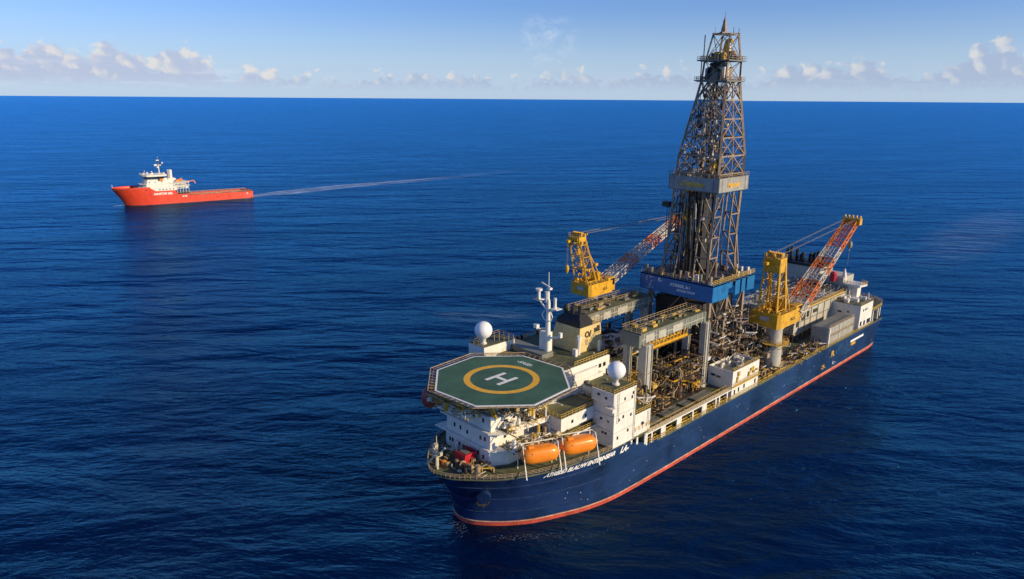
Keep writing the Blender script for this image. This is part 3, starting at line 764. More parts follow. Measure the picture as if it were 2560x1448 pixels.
def make_drill_floor():
    U0,U1,V0,V1,Z0,Z1=90.2,116,-14.6,12.2,40.2,45.6
    mb=MB(); mb.box(U0,U1,V0,V1,Z1-.5,Z1-.1); df=mb.build('drill_floor',DSTEEL,SHIP)
    mb=MB(); mb.box(U0,U0+.3,V0,V1,Z0,Z1); mb.box(U0,U0+.3,V0-.0,V0+.2,Z0,Z1)
    mb.box(U0+.3,U0+9.4,V1-.3,V1,Z0,Z1); mb.box(U0+13.5,U0+16.5,V1-.3,V1,Z0+.2,Z1); mb.box(U0+17.5,U0+20,V1-.3,V1,Z0+.3,Z1); mb.box(U0+21,U1,V1-.3,V1,Z0+.3,Z1)
    mb.box(U0+9.4,U0+13.5,V1-1.,V1-.8,Z0+2.6,Z1)
    mb.box(U0+.3,U1,V0,V0+.3,Z0,Z1); mb.box(U1-.3,U1,V0+.3,V1-.3,Z0,Z1)
    # diagonal wind-wall panels
    mb.add([(U0+3,V1+.04,Z0+.2),(U0+4.6,V1+.04,Z0+.2),(U0+8.6,V1+.04,Z1-.4),(U0+7.2,V1+.04,Z1-.4)],[(0,1,2,3)])
    mb.build('wind_wall',BLUE,df,bevel=.05)
    fn=lambda u0,v0,z0:(lambda s,t,d:(U0-.04-d,v0+s,z0+t))
    text('R-','wall_lettering',MARKW,df,fn(0,-7.6,43.6),size=1.7,depth=.01,bold=.05)
    text('ATRIRISL & I','wall_lettering',MARKW,df,fn(0,-3.0,43.0),size=1.35,depth=.01,bold=.04)
    text('AROOB OOOP','wall_lettering',MARKW,df,fn(0,-.6,41.7),size=1.0,depth=.01,bold=.03)
    mb=MB(); 
    for k in range(26):
        mb.cbox((U0-.03,random.gauss(-11.2,.9),random.uniform(Z0+.6,Z1-.4)),(.05,random.uniform(.15,.6),random.uniform(.1,.5)))
    mb.build('worn_marking',PALEP,df)
    mb=MB(); rail(mb,[(U0+.2,V1-.15,Z1),(U1-.2,V1-.15,Z1)],step=1.1,r=.08,h=1.5,mid=3); mb.build('walkway_rail',YRAIL,df)
    mb=MB(); rail(mb,[(U0+.2,V0+.2,Z1),(U0+.2,V1-.2,Z1)],step=1.5,r=.06,h=1.2); rail(mb,[(U1-.2,V0+.2,Z1),(U1-.2,V1-.2,Z1)],step=1.5,r=.06); mb.build('walkway_rail',TANM,df)
    # floor machines
    mb=MB()
    for k in range(60):
        m=random.choice((PALEP,TANM,STEEL,GREY,YRAIL)); mb.mat(m)
        e=random.random()
        if e<.35: a,b=random.uniform(U0+.8,U0+3),random.uniform(V0+.8,V1-1)
        elif e<.7: a,b=random.uniform(U0+1,U1-1),random.uniform(V1-3,V1-.8)
        else: a,b=random.uniform(U1-4,U1-1),random.uniform(V0+1,V1-1)
        h=random.uniform(.6,2.6); mb.cbox((a,b,Z1+h/2-.1),(random.uniform(.3,1.3),random.uniform(.3,1.3),h))
    mb.build('floor_machinery',None,df)
    # substructure below: legs and dark machinery
    mb=MB()
    for (u,v) in ((93,-12),(93,9.6),(113.5,-12),(113.5,9.6),(103,9.6),(103,-12)):
        mb.beam((u,v,11.3),(u,v,Z0+.2),1.1)
    for v in (-12,9.6):
        for (a,b) in ((93,103),(103,113.5)):
            mb.beam((a,v,12),(b,v,26),.45); mb.beam((b,v,26),(a,v,Z0),.45); mb.beam((a,v,26),(b,v,26),.5); mb.beam((a,v,26),(b,v,Z0),.35)
    for u in (93,113.5):
        mb.beam((u,-12,26),(u,9.6,26),.5); mb.beam((u,-12,12),(u,0,26),.4); mb.beam((u,9.6,12),(u,0,26),.4)
        mb.beam((u,-12,26),(u,0,Z0),.4); mb.beam((u,9.6,26),(u,0,Z0),.4)
    ss=mb.build('substructure',STEEL,SHIP)
    mb=MB(); mb.box(94.5,112.5,-10.8,6.8,24,38); mb.box(95,111,-11,8.6,12,23); mb.build('moonpool_house',DSTEEL,ss)
    return df
DF=make_drill_floor()
DCU=104.5
def make_derrick():
    ax=lambda z:( -2.0+ (z-46)*(3.5/73.))   # centre line in v
    cuz=lambda z: DCU+(z-46)*0.0
    def L(z,h): return (z,h,h,cuz(z),ax(z))
    mb=MB()
    lo=[L(45.6,8.6),L(52,7.9),L(58.5,7.6),L(65,7.5),L(72.5,7.4)]
    # lower part: columns with open V-door in the middle of each face (two narrow lattices per face)
    for a,b in zip(lo,lo[1:]):
        A=[Vector((a[3]+sx*a[1],a[4]+sy*a[1],a[0])) for sx,sy in ((-1,-1),(-1,1),(1,1),(1,-1))]
        B=[Vector((b[3]+sx*b[1],b[4]+sy*b[1],b[0])) for sx,sy in ((-1,-1),(-1,1),(1,1),(1,-1))]
        for i in range(4):
            mb.beam(A[i],B[i],.70)
            for j in ((i+1)%4,(i-1)%4):
                fa=A[i].lerp(A[j],.30); fb=B[i].lerp(B[j],.30)
                mb.beam(fa,fb,.42); mb.beam(B[i],fb,.38); mb.beam(A[i],fb,.30); mb.beam(A[i].lerp(fa,.0),fb,.2)
    der=mb.build('derrick',STEEL,SHIP)
    mb=MB(); zs=[L(72.5,7.4),L(78,7.35),L(83.5,7.2)]
    lattice(mb,0,0,zs,'K',.36,.20)
    zs=[L(83.5,7.2),L(89,6.45),L(94.5,5.65),L(100,4.85),L(105.8,4.1)]
    lattice(mb,0,0,zs,'K',.34,.19)
    mb.build('tapered_section',STEEL,der)
    mb=MB(); lattice(mb,0,0,[L(105.8,4.1),L(111.6,3.9)],'X',.26,.10); lattice(mb,0,0,[L(111.6,3.7),L(119,2.7)],'X',.24,.11)
    c=ax(119); mb.beam((DCU-2.9,c-2.9,119.2),(DCU+2.9,c+2.9,119.2),.5); mb.box(DCU-3,DCU+3,c-.5,c+.5,119.1,119.6)
    mb.build('crown_section',STEEL,der)
    # crown platforms
    for z,h in ((105.6,5.2),(111.5,4.9)):
        c=ax(z); mb=MB(); 
        for s in ((-h,h,-h,-h+2.0),(-h,h,h-2.0,h),(-h,-h+2,-h+2,h-2),(h-2,h,-h+2,h-2)): mb.box(DCU+s[0],DCU+s[1],c+s[2],c+s[3],z-.25,z+.05)
        pf=mb.build('crown_platform',GREY,der)
        mb=MB(); rail(mb,[(DCU-h,c-h,z),(DCU-h,c+h,z),(DCU+h,c+h,z),(DCU+h,c-h,z)],step=1.2,r=.07,h=1.3,closed=True); mb.build('rail',STEEL,pf)
        mb=MB()
        for s in (-1,1): mb.cbox((DCU+s*2,c-h-1.2,z+.2),(2,2.2,.3)); rail(mb,[(DCU+s*2-1,c-h-2.2,z+.3),(DCU+s*2+1,c-h-2.2,z+.3)],r=.06,step=1)
        mb.tube((DCU-3,c-h,z),(DCU-3,c-h,z+7.5),.16,5); mb.build('side_balcony',DSTEEL,pf)
    c=ax(112)
    mb=MB()
    for k in range(44):
        mb.mat(random.choice((YEL,YEL,YEL,TANM,DSTEEL))); h=random.uniform(.8,2.6)
        mb.cbox((DCU+random.uniform(-3,3),c+random.uniform(-3.4,3.4),111.7+h/2),(random.uniform(.5,1.8),random.uniform(.5,1.8),h))
    mb.mat(YEL); mb.lathe((DCU,c+1,112),[(1.6,0),(1.2,3),(.7,5.2),(.5,5.6)],8); mb.tube((DCU,c+1,117.2),(DCU,c+2.6,117.2),.6,10)
    mb.build('crown_block',None,der)
    mb=MB()
    for k in range(46):
        mb.mat(random.choice((DSTEEL,DSTEEL,GREY,TANM,PALEP))); h=random.uniform(.8,4.2)
        mb.cbox((DCU+random.uniform(-3.4,3.2),c+random.uniform(-3.6,3.4)-.3,105.8+h/2),(random.uniform(.3,1.2),random.uniform(.3,1.2),h))
    mb.mat(DSTEEL).box(DCU-1.6,DCU+2.6,c-3.4,c+.2,106,111)
    mb.build('sheave_assembly',None,der)
    c=ax(119)
    mb=MB(); mb.lathe((DCU-.6,c-.4,119.2),[(1.0,0),(.9,1.5),(.55,2.8),(.45,4),(.5,3.2),(.22,3.6),(.2,4.6),(.09,4.9),(.07,6.2)],8); mb.tube((DCU-2.6,c-2.2,119.2),(DCU-2.6,c-2.2,121),.07,4)
    mb.tube((DCU+1.8,c+1.4,119.2),(DCU+1.8,c+1.4,121.2),.1,4); mb.tube((DCU+2.4,c+2.8,119.2),(DCU+2.4,c+2.8,120.8),.1,4)
    mb.build('top_spire',STEEL,der)
    # fingerboard belt (grey box band)
    z0,z1=72.8,77.2; h=8.9; c=ax(75)
    mb=MB(); mb.box(DCU-h,DCU-h+.25,c-h,c+h,z0,z1); mb.box(DCU+h-.25,DCU+h,c-h,c+h,z0,z1); mb.box(DCU-h+.25,DCU+h-.25,c+h-.25,c+h,z0,z1); mb.box(DCU-h+.25,DCU+h-.25,c-h,c-h+.25,z0,z1)
    mb.box(DCU-h+.25,DCU+h-.25,c-h+.25,c-h+3,z0+2.4,z0+2.7); mb.box(DCU-h+.25,DCU+h-.25,c+h-3,c+h-.25,z0+2.4,z0+2.7)
    belt=mb.build('monkey_board',paint('belt_grey',(.30,.29,.27),.5,.15,.5,rust=.2,streak=.3),der,bevel=.04)
    mb=MB()
    for k in (-.98,-.78,.78,.98): mb.box(DCU-h-.06,DCU-h,c+k*h-.12,c+k*h+.12,z0,z1); mb.box(DCU+k*h-.12,DCU+k*h+.12,c+h,c+h+.06,z0,z1)
    for zz in (z0,z1-.15): mb.box(DCU-h-.08,DCU-h,c-h,c+h,zz,zz+.15); mb.box(DCU-h,DCU+h,c+h,c+h+.08,zz,zz+.15)
    mb.build('panel_frame',GREY,belt)
    text('Ogijrister','belt_lettering',MARKY,belt,lambda s,t,d:(DCU-h-.03-d,c-5.0+s,z0+1.3+t),size=2.4,depth=.02,bold=.06,shear=.5,space=.95)
    text('Merudo','belt_lettering',MARKY,belt,lambda s,t,d:(DCU-4.0+s,c+h+.03+d,z0+1.3+t),size=2.3,depth=.02,bold=.06,shear=.5)
    mb=MB(); rail(mb,[(DCU-h,c-h,z1),(DCU-h,c+h,z1),(DCU+h,c+h,z1),(DCU+h,c-h,z1)],step=1.8,r=.06,closed=True); mb.build('rail',TANM,belt)
    # racked pipe, guide rails, travelling block, hoses
    mb=MB()
    for k in range(70):
        u=DCU+random.uniform(-6.5,2); v=-1+random.uniform(-7.0,1.5); z1_=random.uniform(66,76)
        mb.mat(random.choice((RUSTM,DSTEEL,TANM,DSTEEL,RUSTM))).tube((u,v,45.6),(u+random.uniform(-.3,.3),v+random.uniform(-.3,.3),z1_),.16,4,cap=False)
    mb.build('racked_pipe',None,der)
    mb=MB().mat(DSTEEL)
    for s in (-1,1):
        mb.beam((DCU+1,ax(50)+s*2.0,45.6),(DCU+1,ax(106)+s*1.6,106),.45)
    mb.box(DCU-.5,DCU+2.4,-2.0,1.6,46,62)
    mb.mat(BLACK).box(DCU-4.5,DCU-.5,-1.2,1.2,47,70)
    for s in (-1,0,1): mb.mat(STEEL).tube((DCU+.5,ax(60)+s*.5,60),(DCU+.5,ax(106)+s*.4,106),.09,4)
    mb.mat(YEL).cbox((DCU+.6,ax(82),80),(2.4,2.6,4)); mb.mat(TANM).cbox((DCU+.6,ax(82),86),(2,2.4,3))
    mb.build('travelling_block',None,der)
    # pieces fixed inside the lattice: hoses, ladders, junction boxes
    for (za,zb,n,mats,nm) in ((46,72,330,(TANM,RUSTM,DSTEEL,YRAIL,PALEP,STEEL,DSTEEL),'racking_equipment'),(78,104,300,(STEEL,DSTEEL,RUSTM,DSTEEL,TANM,PALEP),'upper_equipment')):
        mb=MB()
        for k in range(n):
            z=random.uniform(za,zb); hh=(7.4 if z<84 else 7.2-(z-84)*.145)-.6; w=random.random()
            u=DCU+random.uniform(-hh,hh*.6); v=ax(z)+random.uniform(-hh,hh*.55); mb.mat(random.choice(mats))
            if w<.55: d=random.uniform(.2,.9); mb.cbox((u,v,z),(d,d*random.uniform(.5,1.6),d*random.uniform(.5,2.2)))
            else:
                z2=min(zb,z+random.uniform(3,12)); mb.tube((u,v,z),(u+random.uniform(-.8,.8),v+random.uniform(-.8,.8),z2),random.uniform(.07,.17),4)
        mb.build(nm,None,der)
    # ladder cage outside starboard
    mb=MB(); u,v=DCU-7,ax(60)-9.4
    for q in (0,.8): mb.tube((u,v+q,46),(u,v+q,68),.09,4)
    for k in range(22): mb.tube((u,v,46.5+k),(u,v+.8,46.5+k),.06,4)
    mb.cbox((u,v,67.5),(2.2,2.6,1.6)); mb.build('ladder',DSTEEL,der)
    mb=MB(); mb.beam((DCU+8,ax(46)+8.4,46),(DCU+8,ax(60)+7.6,58),.35); mb.beam((DCU+11,ax(46)+8.4,45.6),(DCU+8,ax(60)+7.6,58),.4); mb.beam((DCU+11,-8,45.6),(DCU+8,-6,58),.4)
    mb.build('raking_strut',STEEL,der)
make_derrick()

# ---- midship modules and clutter
def hoses(name,u0,u1,v0,v1,z0,z1,n,mats,parent,seed,r=.12):
    rnd=random.Random(seed); mb=MB()
    for k in range(n):
        mb.mat(rnd.choice(mats)); p=Vector((rnd.uniform(u0,u1),rnd.uniform(v0,v1),rnd.uniform(z0,z1))); d=Vector((rnd.uniform(-1,1),rnd.uniform(-1,1),rnd.uniform(-.4,.4))); pts=[p]
        for _ in range(rnd.randint(5,12)):
            d=(d+Vector((rnd.gauss(0,.5),rnd.gauss(0,.5),rnd.gauss(0,.35)))).normalized(); p=p+d*.9; p=Vector((min(max(p.x,u0),u1),min(max(p.y,v0),v1),min(max(p.z,z0),z1))); pts.append(p)
        mb.path(pts,rnd.uniform(.6,1.4)*r,5)
    return mb.build(name,None,parent)
def clutter(name,u0,u1,v0,v1,z0,z1,n,mats,parent,seed,big=2.2,pipes=.55,frame=None,dark=None):
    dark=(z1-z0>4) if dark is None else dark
    rnd=random.Random(seed); mb=MB()
    if frame:
        mb.mat(frame)
        nu=max(2,int((u1-u0)/6)); nv=max(2,int((v1-v0)/6)); nz=max(1,int((z1-z0)/4))
        for i in range(nu+1):
            for j in range(nv+1):
                u=u0+(u1-u0)*i/nu; v=v0+(v1-v0)*j/nv; mb.beam((u,v,z0),(u,v,z1),.28)
        for k in range(1,nz+1):
            z=z0+(z1-z0)*k/nz
            for i in range(nu+1): u=u0+(u1-u0)*i/nu; mb.beam((u,v0,z),(u,v1,z),.22)
            for j in range(nv+1): v=v0+(v1-v0)*j/nv; mb.beam((u0,v,z),(u1,v,z),.22)
    for k in range(n):
        mb.mat(rnd.choice(mats)); u=rnd.uniform(u0,u1); v=rnd.uniform(v0,v1)
        z=z0+(z1-z0)*rnd.random()**1.3
        w=rnd.random()
        if w<pipes:
            L=rnd.uniform(1.5,8); r=rnd.choice((.08,.11,.16,.24)); d=rnd.choice(((1,0,0),(1,0,0),(0,1,0),(0,1,0),(0,0,1),(.7,.7,0)))
            p=Vector((u,v,z)); q=p+Vector(d)*L; q.x=min(q.x,u1+1); q.y=min(q.y,v1+1); q.z=min(q.z,z1)
            mb.tube(p,q,r,5)
            if rnd.random()<.5:
                d2=rnd.choice(((0,0,-1),(0,1,0),(0,0,1),(1,0,0))); q2=q+Vector(d2)*rnd.uniform(.6,2.5); mb.tube(q,q2,r,5)
        elif w<pipes+.3:
            a,b,c=(rnd.uniform(.3,big) for _ in range(3))
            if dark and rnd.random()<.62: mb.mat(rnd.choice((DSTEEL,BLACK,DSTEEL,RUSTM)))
            mb.cbox((u,v,max(z0+c/2,z)),(a,b,c*.8))
        elif w<pipes+.38:
            r=rnd.uniform(.4,big*.5); mb.tube((u,v,z0),(u,v,z0+rnd.uniform(1.5,3.5)),r,10)
        else:
            p=Vector((u,v,z)); pts=[p]
            for _ in range(5): p=p+Vector((rnd.uniform(-1,1.),rnd.uniform(-1,1.),rnd.uniform(-.7,.7))); pts.append(p)
            mb.path(pts,.09,4)
    return mb.build(name,None,parent)
YMIX=(YRAIL,YRAIL,YEL,TANM,RUSTM,RUSTM,DSTEEL,BLACK); BMIX=(RUSTM,TANM,DSTEEL,DSTEEL,GREY,TANM); DMIX=(DSTEEL,DSTEEL,BLACK,BLACK,RUSTM,TANM,DSTEEL,TANM,PALEP)
clutter('process_piping',52,84,-3,6,14.6,22,420,YMIX,SHIP,1,frame=DSTEEL)
clutter('process_piping',50,66,5.5,14.5,14.6,18,260,(YRAIL,TANM,RUSTM,RUSTM,DSTEEL,DSTEEL),SHIP,2)
clutter('process_piping',66,86,6.5,13.0,14.6,25,330,(YRAIL,TANM,RUSTM,DSTEEL,TANM,YEL,DSTEEL),SHIP,3,frame=DSTEEL)
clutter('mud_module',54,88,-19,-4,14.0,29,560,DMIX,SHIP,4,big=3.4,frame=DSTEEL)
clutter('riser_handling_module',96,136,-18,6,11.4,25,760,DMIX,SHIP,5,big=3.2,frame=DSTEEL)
clutter('riser_handling_module',116,138,2,16,11.4,23,460,(TANM,PALEP,RUSTM,DSTEEL,GREY,DSTEEL),SHIP,6,frame=DSTEEL)
clutter('substructure_piping',88,118,8,13.5,12,36,300,(TANM,RUSTM,STEEL,DSTEEL,PALEP),SHIP,7)
clutter('aft_piping',136,160,-16,8,11.4,22,240,(DSTEEL,GREY,TANM,DSTEEL,PALEP),SHIP,8,big=2.6,frame=DSTEEL)
clutter('rack_top_piping',158,203,-14,7,23.2,25.2,230,(DSTEEL,GREY,PALEP,LGREY,DSTEEL),SHIP,9,big=1.6)
clutter('port_side_piping',112,160,15,19.3,11.4,13.0,260,(TANM,YRAIL,DSTEEL,RUSTM,DSTEEL,PALEP),SHIP,10,big=1.1,pipes=.7)
clutter('bow_deck_gear',-3.5,3,-9,8,15.6,17,60,(TANM,DSTEEL,PALEP,YRAIL,GREY),SHIP,11,big=1.2)
clutter('boat_deck_gear',7,20,8.5,12.5,20.3,21.6,60,(YRAIL,WHITE,TANM,WHITE),SHIP,12,big=1.0)
clutter('promenade_gear',7,20,6.6,9.5,24.2,25.4,50,(YRAIL,WHITE,WHITE,TANM),SHIP,13,big=1.0)
clutter('under_deck_gear',-2.5,5,-12,4,28.4,31.0,110,(YEL,YEL,TANM,LGREY,WHITE),SHIP,31,big=1.0,pipes=.68,dark=False)
clutter('under_deck_gear',4,20,5,13,28.7,30.6,90,(WHITE,TANM,YRAIL,GREY),SHIP,32,big=1.4)
clutter('roof_gear',34,48,5,14,24.7,26.2,80,(TANM,YRAIL,WHITE,GREY),SHIP,14,big=1.2)
clutter('forward_piping',50,60,-3,14,14.6,24,150,(YRAIL,TANM,WHITE,RUSTM,DSTEEL),SHIP,15)
hoses('hose_bundle',50,86,-4,14,14.6,24,150,(TANM,TANM,YEL,YRAIL,RUSTM,PALEP),SHIP,41)
hoses('hose_bundle',92,138,-6,14,14,25,150,(TANM,TANM,RUSTM,PALEP,YRAIL,DSTEEL),SHIP,42)
hoses('hose_bundle',60,88,-10,4,28,31,60,(PALEP,PALEP,WHITE,TANM),SHIP,43,r=.16)
hoses('hose_bundle',158,202,-13,8,23.4,25.2,50,(PALEP,GREY,TANM),SHIP,44)
hoses('hose_bundle',48,60,3,14,17,27,60,(YEL,YRAIL,TANM),SHIP,45)
def make_aft():
    # white rack house
    mb=MB(); mb.box(156,203,-15,9.6,14.4,23.0); rh=mb.build('pipe_rack_house',LGREY,SHIP)
    mb=MB()
    for u in (160,165,170,176,182,188): mb.box(u-.15,u+.15,9.6,9.8,15,22.6)
    for z in (18.4,22.6): mb.box(156,203,9.6,9.78,z,z+.3)
    mb.build('frame',GREY,rh)
    mb=MB(); mb.box(162,164,9.6,9.9,19,21.6); mb.box(166.5,168,9.6,9.9,19.4,21.8); mb.box(172,175,9.6,9.9,20,21.4); mb.box(158,159.4,9.6,9.9,17,21.5); mb.build('louvre',DSTEEL,rh)
    mb=MB(); mb.box(156,203,9.3,9.65,23.0,23.5); rail(mb,[(156,9.5,23.4),(203,9.5,23.4)],step=1.6,r=.09,h=1.2); mb.build('roof_rail',YRAIL,rh)
    mb=MB(); 
    for u in range(157,200,4): mb.beam((u,9.2,11.4),(u,9.2,14.4),.4); mb.beam((u,9.2,14.4),(u+3,9.2,11.6),.2)
    mb.tube((156,9.8,14.2),(203,9.8,14.2),.3,6); mb.build('leg',TANM,rh)
    # engine casing with the row of exhaust stacks
    mb=MB(); mb.add([(204,-21,20),(204,13,20),(217,13,20),(217,-21,20),(204.6,-21,32.4),(204.6,5,29.9),(215,5,29.9),(215,-21,32.4)],[(0,1,5,4),(1,2,6,5),(2,3,7,6),(3,0,4,7),(4,5,6,7)]) if False else None
    mb.box(204,217,-21.2,-2.4,16.6,30.6); mb.box(204,215,-2.4,7.6,16.6,28.2)
    ec=mb.build('engine_casing',LGREY,SHIP,bevel=.08)
    mb=MB(); mb.box(203.95,204.0,-17,-9,26.3,26.5); mb.build('casing_stripe',YRAIL,ec)
    mb=MB(); mb.box(203.6,215,-21.4,-2.2,30.62,31.7); st=mb.build('soot_cap',BLACK,ec)
    mb=MB()
    for k in range(11):
        v=-20.4+k*1.75; h=random.uniform(2.4,4.6); u=random.uniform(206,212); mb.tube((u,v,31.5),(u,v,31.6+h),random.uniform(.55,.8),8); mb.tube((u,v,31.6+h),(u+1.1,v,32.0+h),.6,8)
    mb.build('exhaust_stack',BLACK,ec,smooth=True)
    # port aft house
    mb=MB(); mb.box(190.5,203.5,8.2,20.7,11.3,21.2); ah=mb.build('aft_deckhouse',WHITE,SHIP,bevel=.06)
    mb=MB(); mb.box(190.6,203.4,8.3,20.6,21.2,21.3); mb.build('roof',DECK,ah)
    mb=MB(); rail(mb,[(190.7,8.4,21.3),(190.7,20.5,21.3),(203.4,20.5,21.3)],step=1.6,r=.07); mb.build('roof_rail',TANM,ah)
    for v,z in ((16,18),(12.2,17.6),(13,17.6)): window(ah,190.46,v,z,'front',(.8,.6))
    for u in (193.6,195.6,197.2): window(ah,u,20.74,19,'port',(.8,.9))
    for u,z in ((192.4,13.6),(196,13.4),(199.5,13.4),(201.4,13.4)): window(ah,u,20.74,z,'port',(1.8,1.8))
    mb=MB()
    for k in range(9): mb.cbox((random.uniform(192,202),random.uniform(11,19),22),(random.uniform(.6,2),random.uniform(.6,2),1.4))
    mb.build('roof_ventilator',WHITE,ah)
    # white column with lookout platform
    mb=MB(); mb.box(204.5,208.5,9.5,13.5,16.6,25.6); mb.prism([(202.8,8.4),(202.8,15),(208,16),(210,13),(210,8.4)],25.6,26.4)
    lo=mb.build('lookout_column',WHITE,SHIP,bevel=.05)
    mb=MB(); rail(mb,[(202.8,8.4,26.4),(202.8,15,26.4),(208,16,26.4),(210,13,26.4)],step=1.3,r=.08); mb.build('rail',YRAIL,lo)
    mb=MB(); mb.lathe((206,7,26.4),[(1.1,0),(1.0,2.5),(.5,4.2),(.1,5.6)],10); mb.build('vent_cone',WHITE,lo)
    mb=MB(); mb.lathe((203.2,3.6,26.4),[(1.4,0),(1.4,3.2),(.8,4)],10); mb.build('vent_drum',REDP,lo)
    mb=MB()
    for k in range(10): mb.tube((204+random.uniform(-1,6),8+random.uniform(-3,4),16.6),(204+random.uniform(-1,6),8+random.uniform(-3,4),25),.3,6)
    mb.build('pipe_stack',PALEP,lo)
    # port midship deckhouse
    mb=MB(); mb.box(91,107.5,12.4,20.8,11.3,19.3); mb.box(91,91.25,12.4,20.8,19.3,20.2); mb.box(91.25,107.5,20.55,20.8,19.3,20.2); mb.box(107.25,107.5,12.4,20.55,19.3,20.2); mb.box(91.25,107.25,12.4,12.65,19.3,20.2)
    ph=mb.build('midship_deckhouse',WHITE,SHIP)
    mb=MB(); mb.box(91.3,107.2,12.7,20.5,19.3,19.4); mb.build('roof',GREY,ph)
    mb=MB(); mb.box(91,107.6,20.82,21.4,15.1,15.3); rail(mb,[(91,21.35,15.3),(107.6,21.35,15.3)],step=1.3,r=.07); rail(mb,[(91.1,20.7,20.2),(107.4,20.7,20.2),(107.4,12.6,20.2)],step=1.4,r=.07)
    for k in range(10): mb.cbox((random.uniform(93,106),21.,random.uniform(15.6,19)),(random.uniform(.3,1.2),.5,random.uniform(.5,1.6)))
    mb.build('side_rail',YRAIL,ph)
    for a,z in ((92.8,13.2),(95.2,13.4),(98.6,13.6),(105.6,13.4)): window(ph,a,20.84,z,'port',(.8,1.4))
    for v,z in ((14.2,17.6),(16,17.4),(14.2,13)): window(ph,90.96,v,z,'front',(1.6 if z>15 else .9,.7))
    mb=MB()
    for k in range(16): mb.cbox((random.uniform(93,105.5),random.uniform(14,19),19.8),(random.uniform(.5,2.4),random.uniform(.4,1.4),.9))
    mb.build('roof_machinery',PALEP,ph)
make_aft()
def make_davits():
    # white A-frame davits for the two lifeboats
    mb=MB()
    for (u,v,z) in BOATS:
        d=Vector((8.6,3.7,0)).normalized(); nrm=Vector((-d.y,d.x,0))
        for s in (-1,1):
            p=Vector((u,v,0))+d*s*4.4
            foot=p+nrm*3.0; foot.z=15.5; top=p+nrm*.3; top.z=z+2.5; back=p-nrm*2.6; back.z=z+2.0
            mb.beam(foot,p+nrm*1.9+Vector((0,0,z-1.6)),.24); mb.beam(p+nrm*1.9+Vector((0,0,z-1.6)),top,.16); mb.beam(top,back,.16)
            b0=p-nrm*2.8; b0.z=15.5; mb.beam(b0,back,.2); mb.tube(top,Vector((p.x-d.x*s*1.2,p.y-d.y*s*1.2,z+1.2)),.07,4)
        a=Vector((u,v,z+2.2))-d*4.6-nrm*1.8; b=Vector((u,v,z+2.2))+d*4.6-nrm*1.8; mb.beam(a,b,.2)
    mb.build('boat_davit',WHITE,SHIP)
BOATS=[(11.2,15.9,20.1),(20.9,19.3,20.3)]
make_davits()

# ------------------------------------------------ lifeboats
def hull_loft(mb,secs,cap=True):
    "secs: rings of equal length"
    n=len(secs[0]); vs=[p for s in secs for p in s]
    fs=[(j*n+i,j*n+(i+1)%n,(j+1)*n+(i+1)%n,(j+1)*n+i) for j in range(len(secs)-1) for i in range(n)]
    if cap: fs+=[tuple(range(n))[::-1],tuple(range((len(secs)-1)*n,len(secs)*n))]
    mb.add(vs,fs)
def make_lifeboat(mat,label,group=None):
    root=empty('lifeboat',label=label,cat='lifeboat',group=group)
    mb=MB(); secs=[]; Lh=4.9
    for k in range(17):
        x=-1+2*k/16.; w=(1-abs(x)**4.5)**.6*1.75+.3; b=(1-abs(x)**4.)**.6*1.2+.15
        sec=[]
        for i in range(20):
            t=2*PI*i/20; cy,cz=math.cos(t),math.sin(t)
            yy=w*(abs(cy)**.62)*(1 if cy>0 else -1)
            zz=(1.35*b+.1)*(abs(cz)**.7) if cz>0 else -(1.45*b+.12)*(abs(cz)**.95)
            sec.append((x*Lh,yy,zz))
        secs.append(sec)
    hull_loft(mb,secs); mb.build('hull',mat,root,smooth='all')
    mb=MB()
    P=[(x*Lh*1.01,((1-abs(x)**4.5)**.6*1.75+.36),0.05) for x in [-1+2*k/16. for k in range(17)]]
    mb.path(P,.11,5); mb.path([(a,-b,c) for a,b,c in P],.11,5); mb.build('fender_rail',mat,root)
    mb=MB(); mb.cbox((-2.4,0,1.95),(1.6,1.3,.7)); mb.build('helm_hood',mat,root,bevel=.2)
    mb=MB(); mb.tube((-3.7,0,1.),(-3.7,0,2.3),.12,6); mb.tube((3.7,0,1.),(3.7,0,2.3),.12,6); mb.tube((4.8,0,-.2),(5.4,0,-.1),.35,8); mb.build('lifting_hook',TANM,root)
    mb=MB(); 
    for x in (-2.6,-1.8,1.,2.2): mb.cbox((x,1.80,1.0),(.35,.12,.28))
    mb.build('window',GLASS,root)
    return root
LB=make_lifeboat(ORANGE,'glossy orange lifeboat hanging in the davits nearest the bow','orange lifeboats in the port davits')
ANG=-math.atan2(3.7,8.6)
def place(o,u,v,z,rz): o.location=(u,-v,z); o.rotation_euler=(0,0,rz)
place(LB,BOATS[0][0],BOATS[0][1],BOATS[0][2],ANG)
L2=copy_tree(LB); L2['label']='glossy orange lifeboat hanging beside the tall white tower, the aft one of the pair'; place(L2,*BOATS[1],ANG*.85)
L3=make_lifeboat(paint('faded_red',(.30,.05,.035),.5,.15,.6),'dark red lifeboat under the far edge of the helideck, mostly in shade'); place(L3,3.4,-13.6,27.5,0); L3.scale=(.7,1,1.3)
mb=MB(); mb.beam((5.5,-13.4,27.4),(5.5,-10.6,30),.4); mb.beam((1,-13.4,29.6),(6,-11,30.2),.4); mb.build('boat_davit',TANM,SHIP)

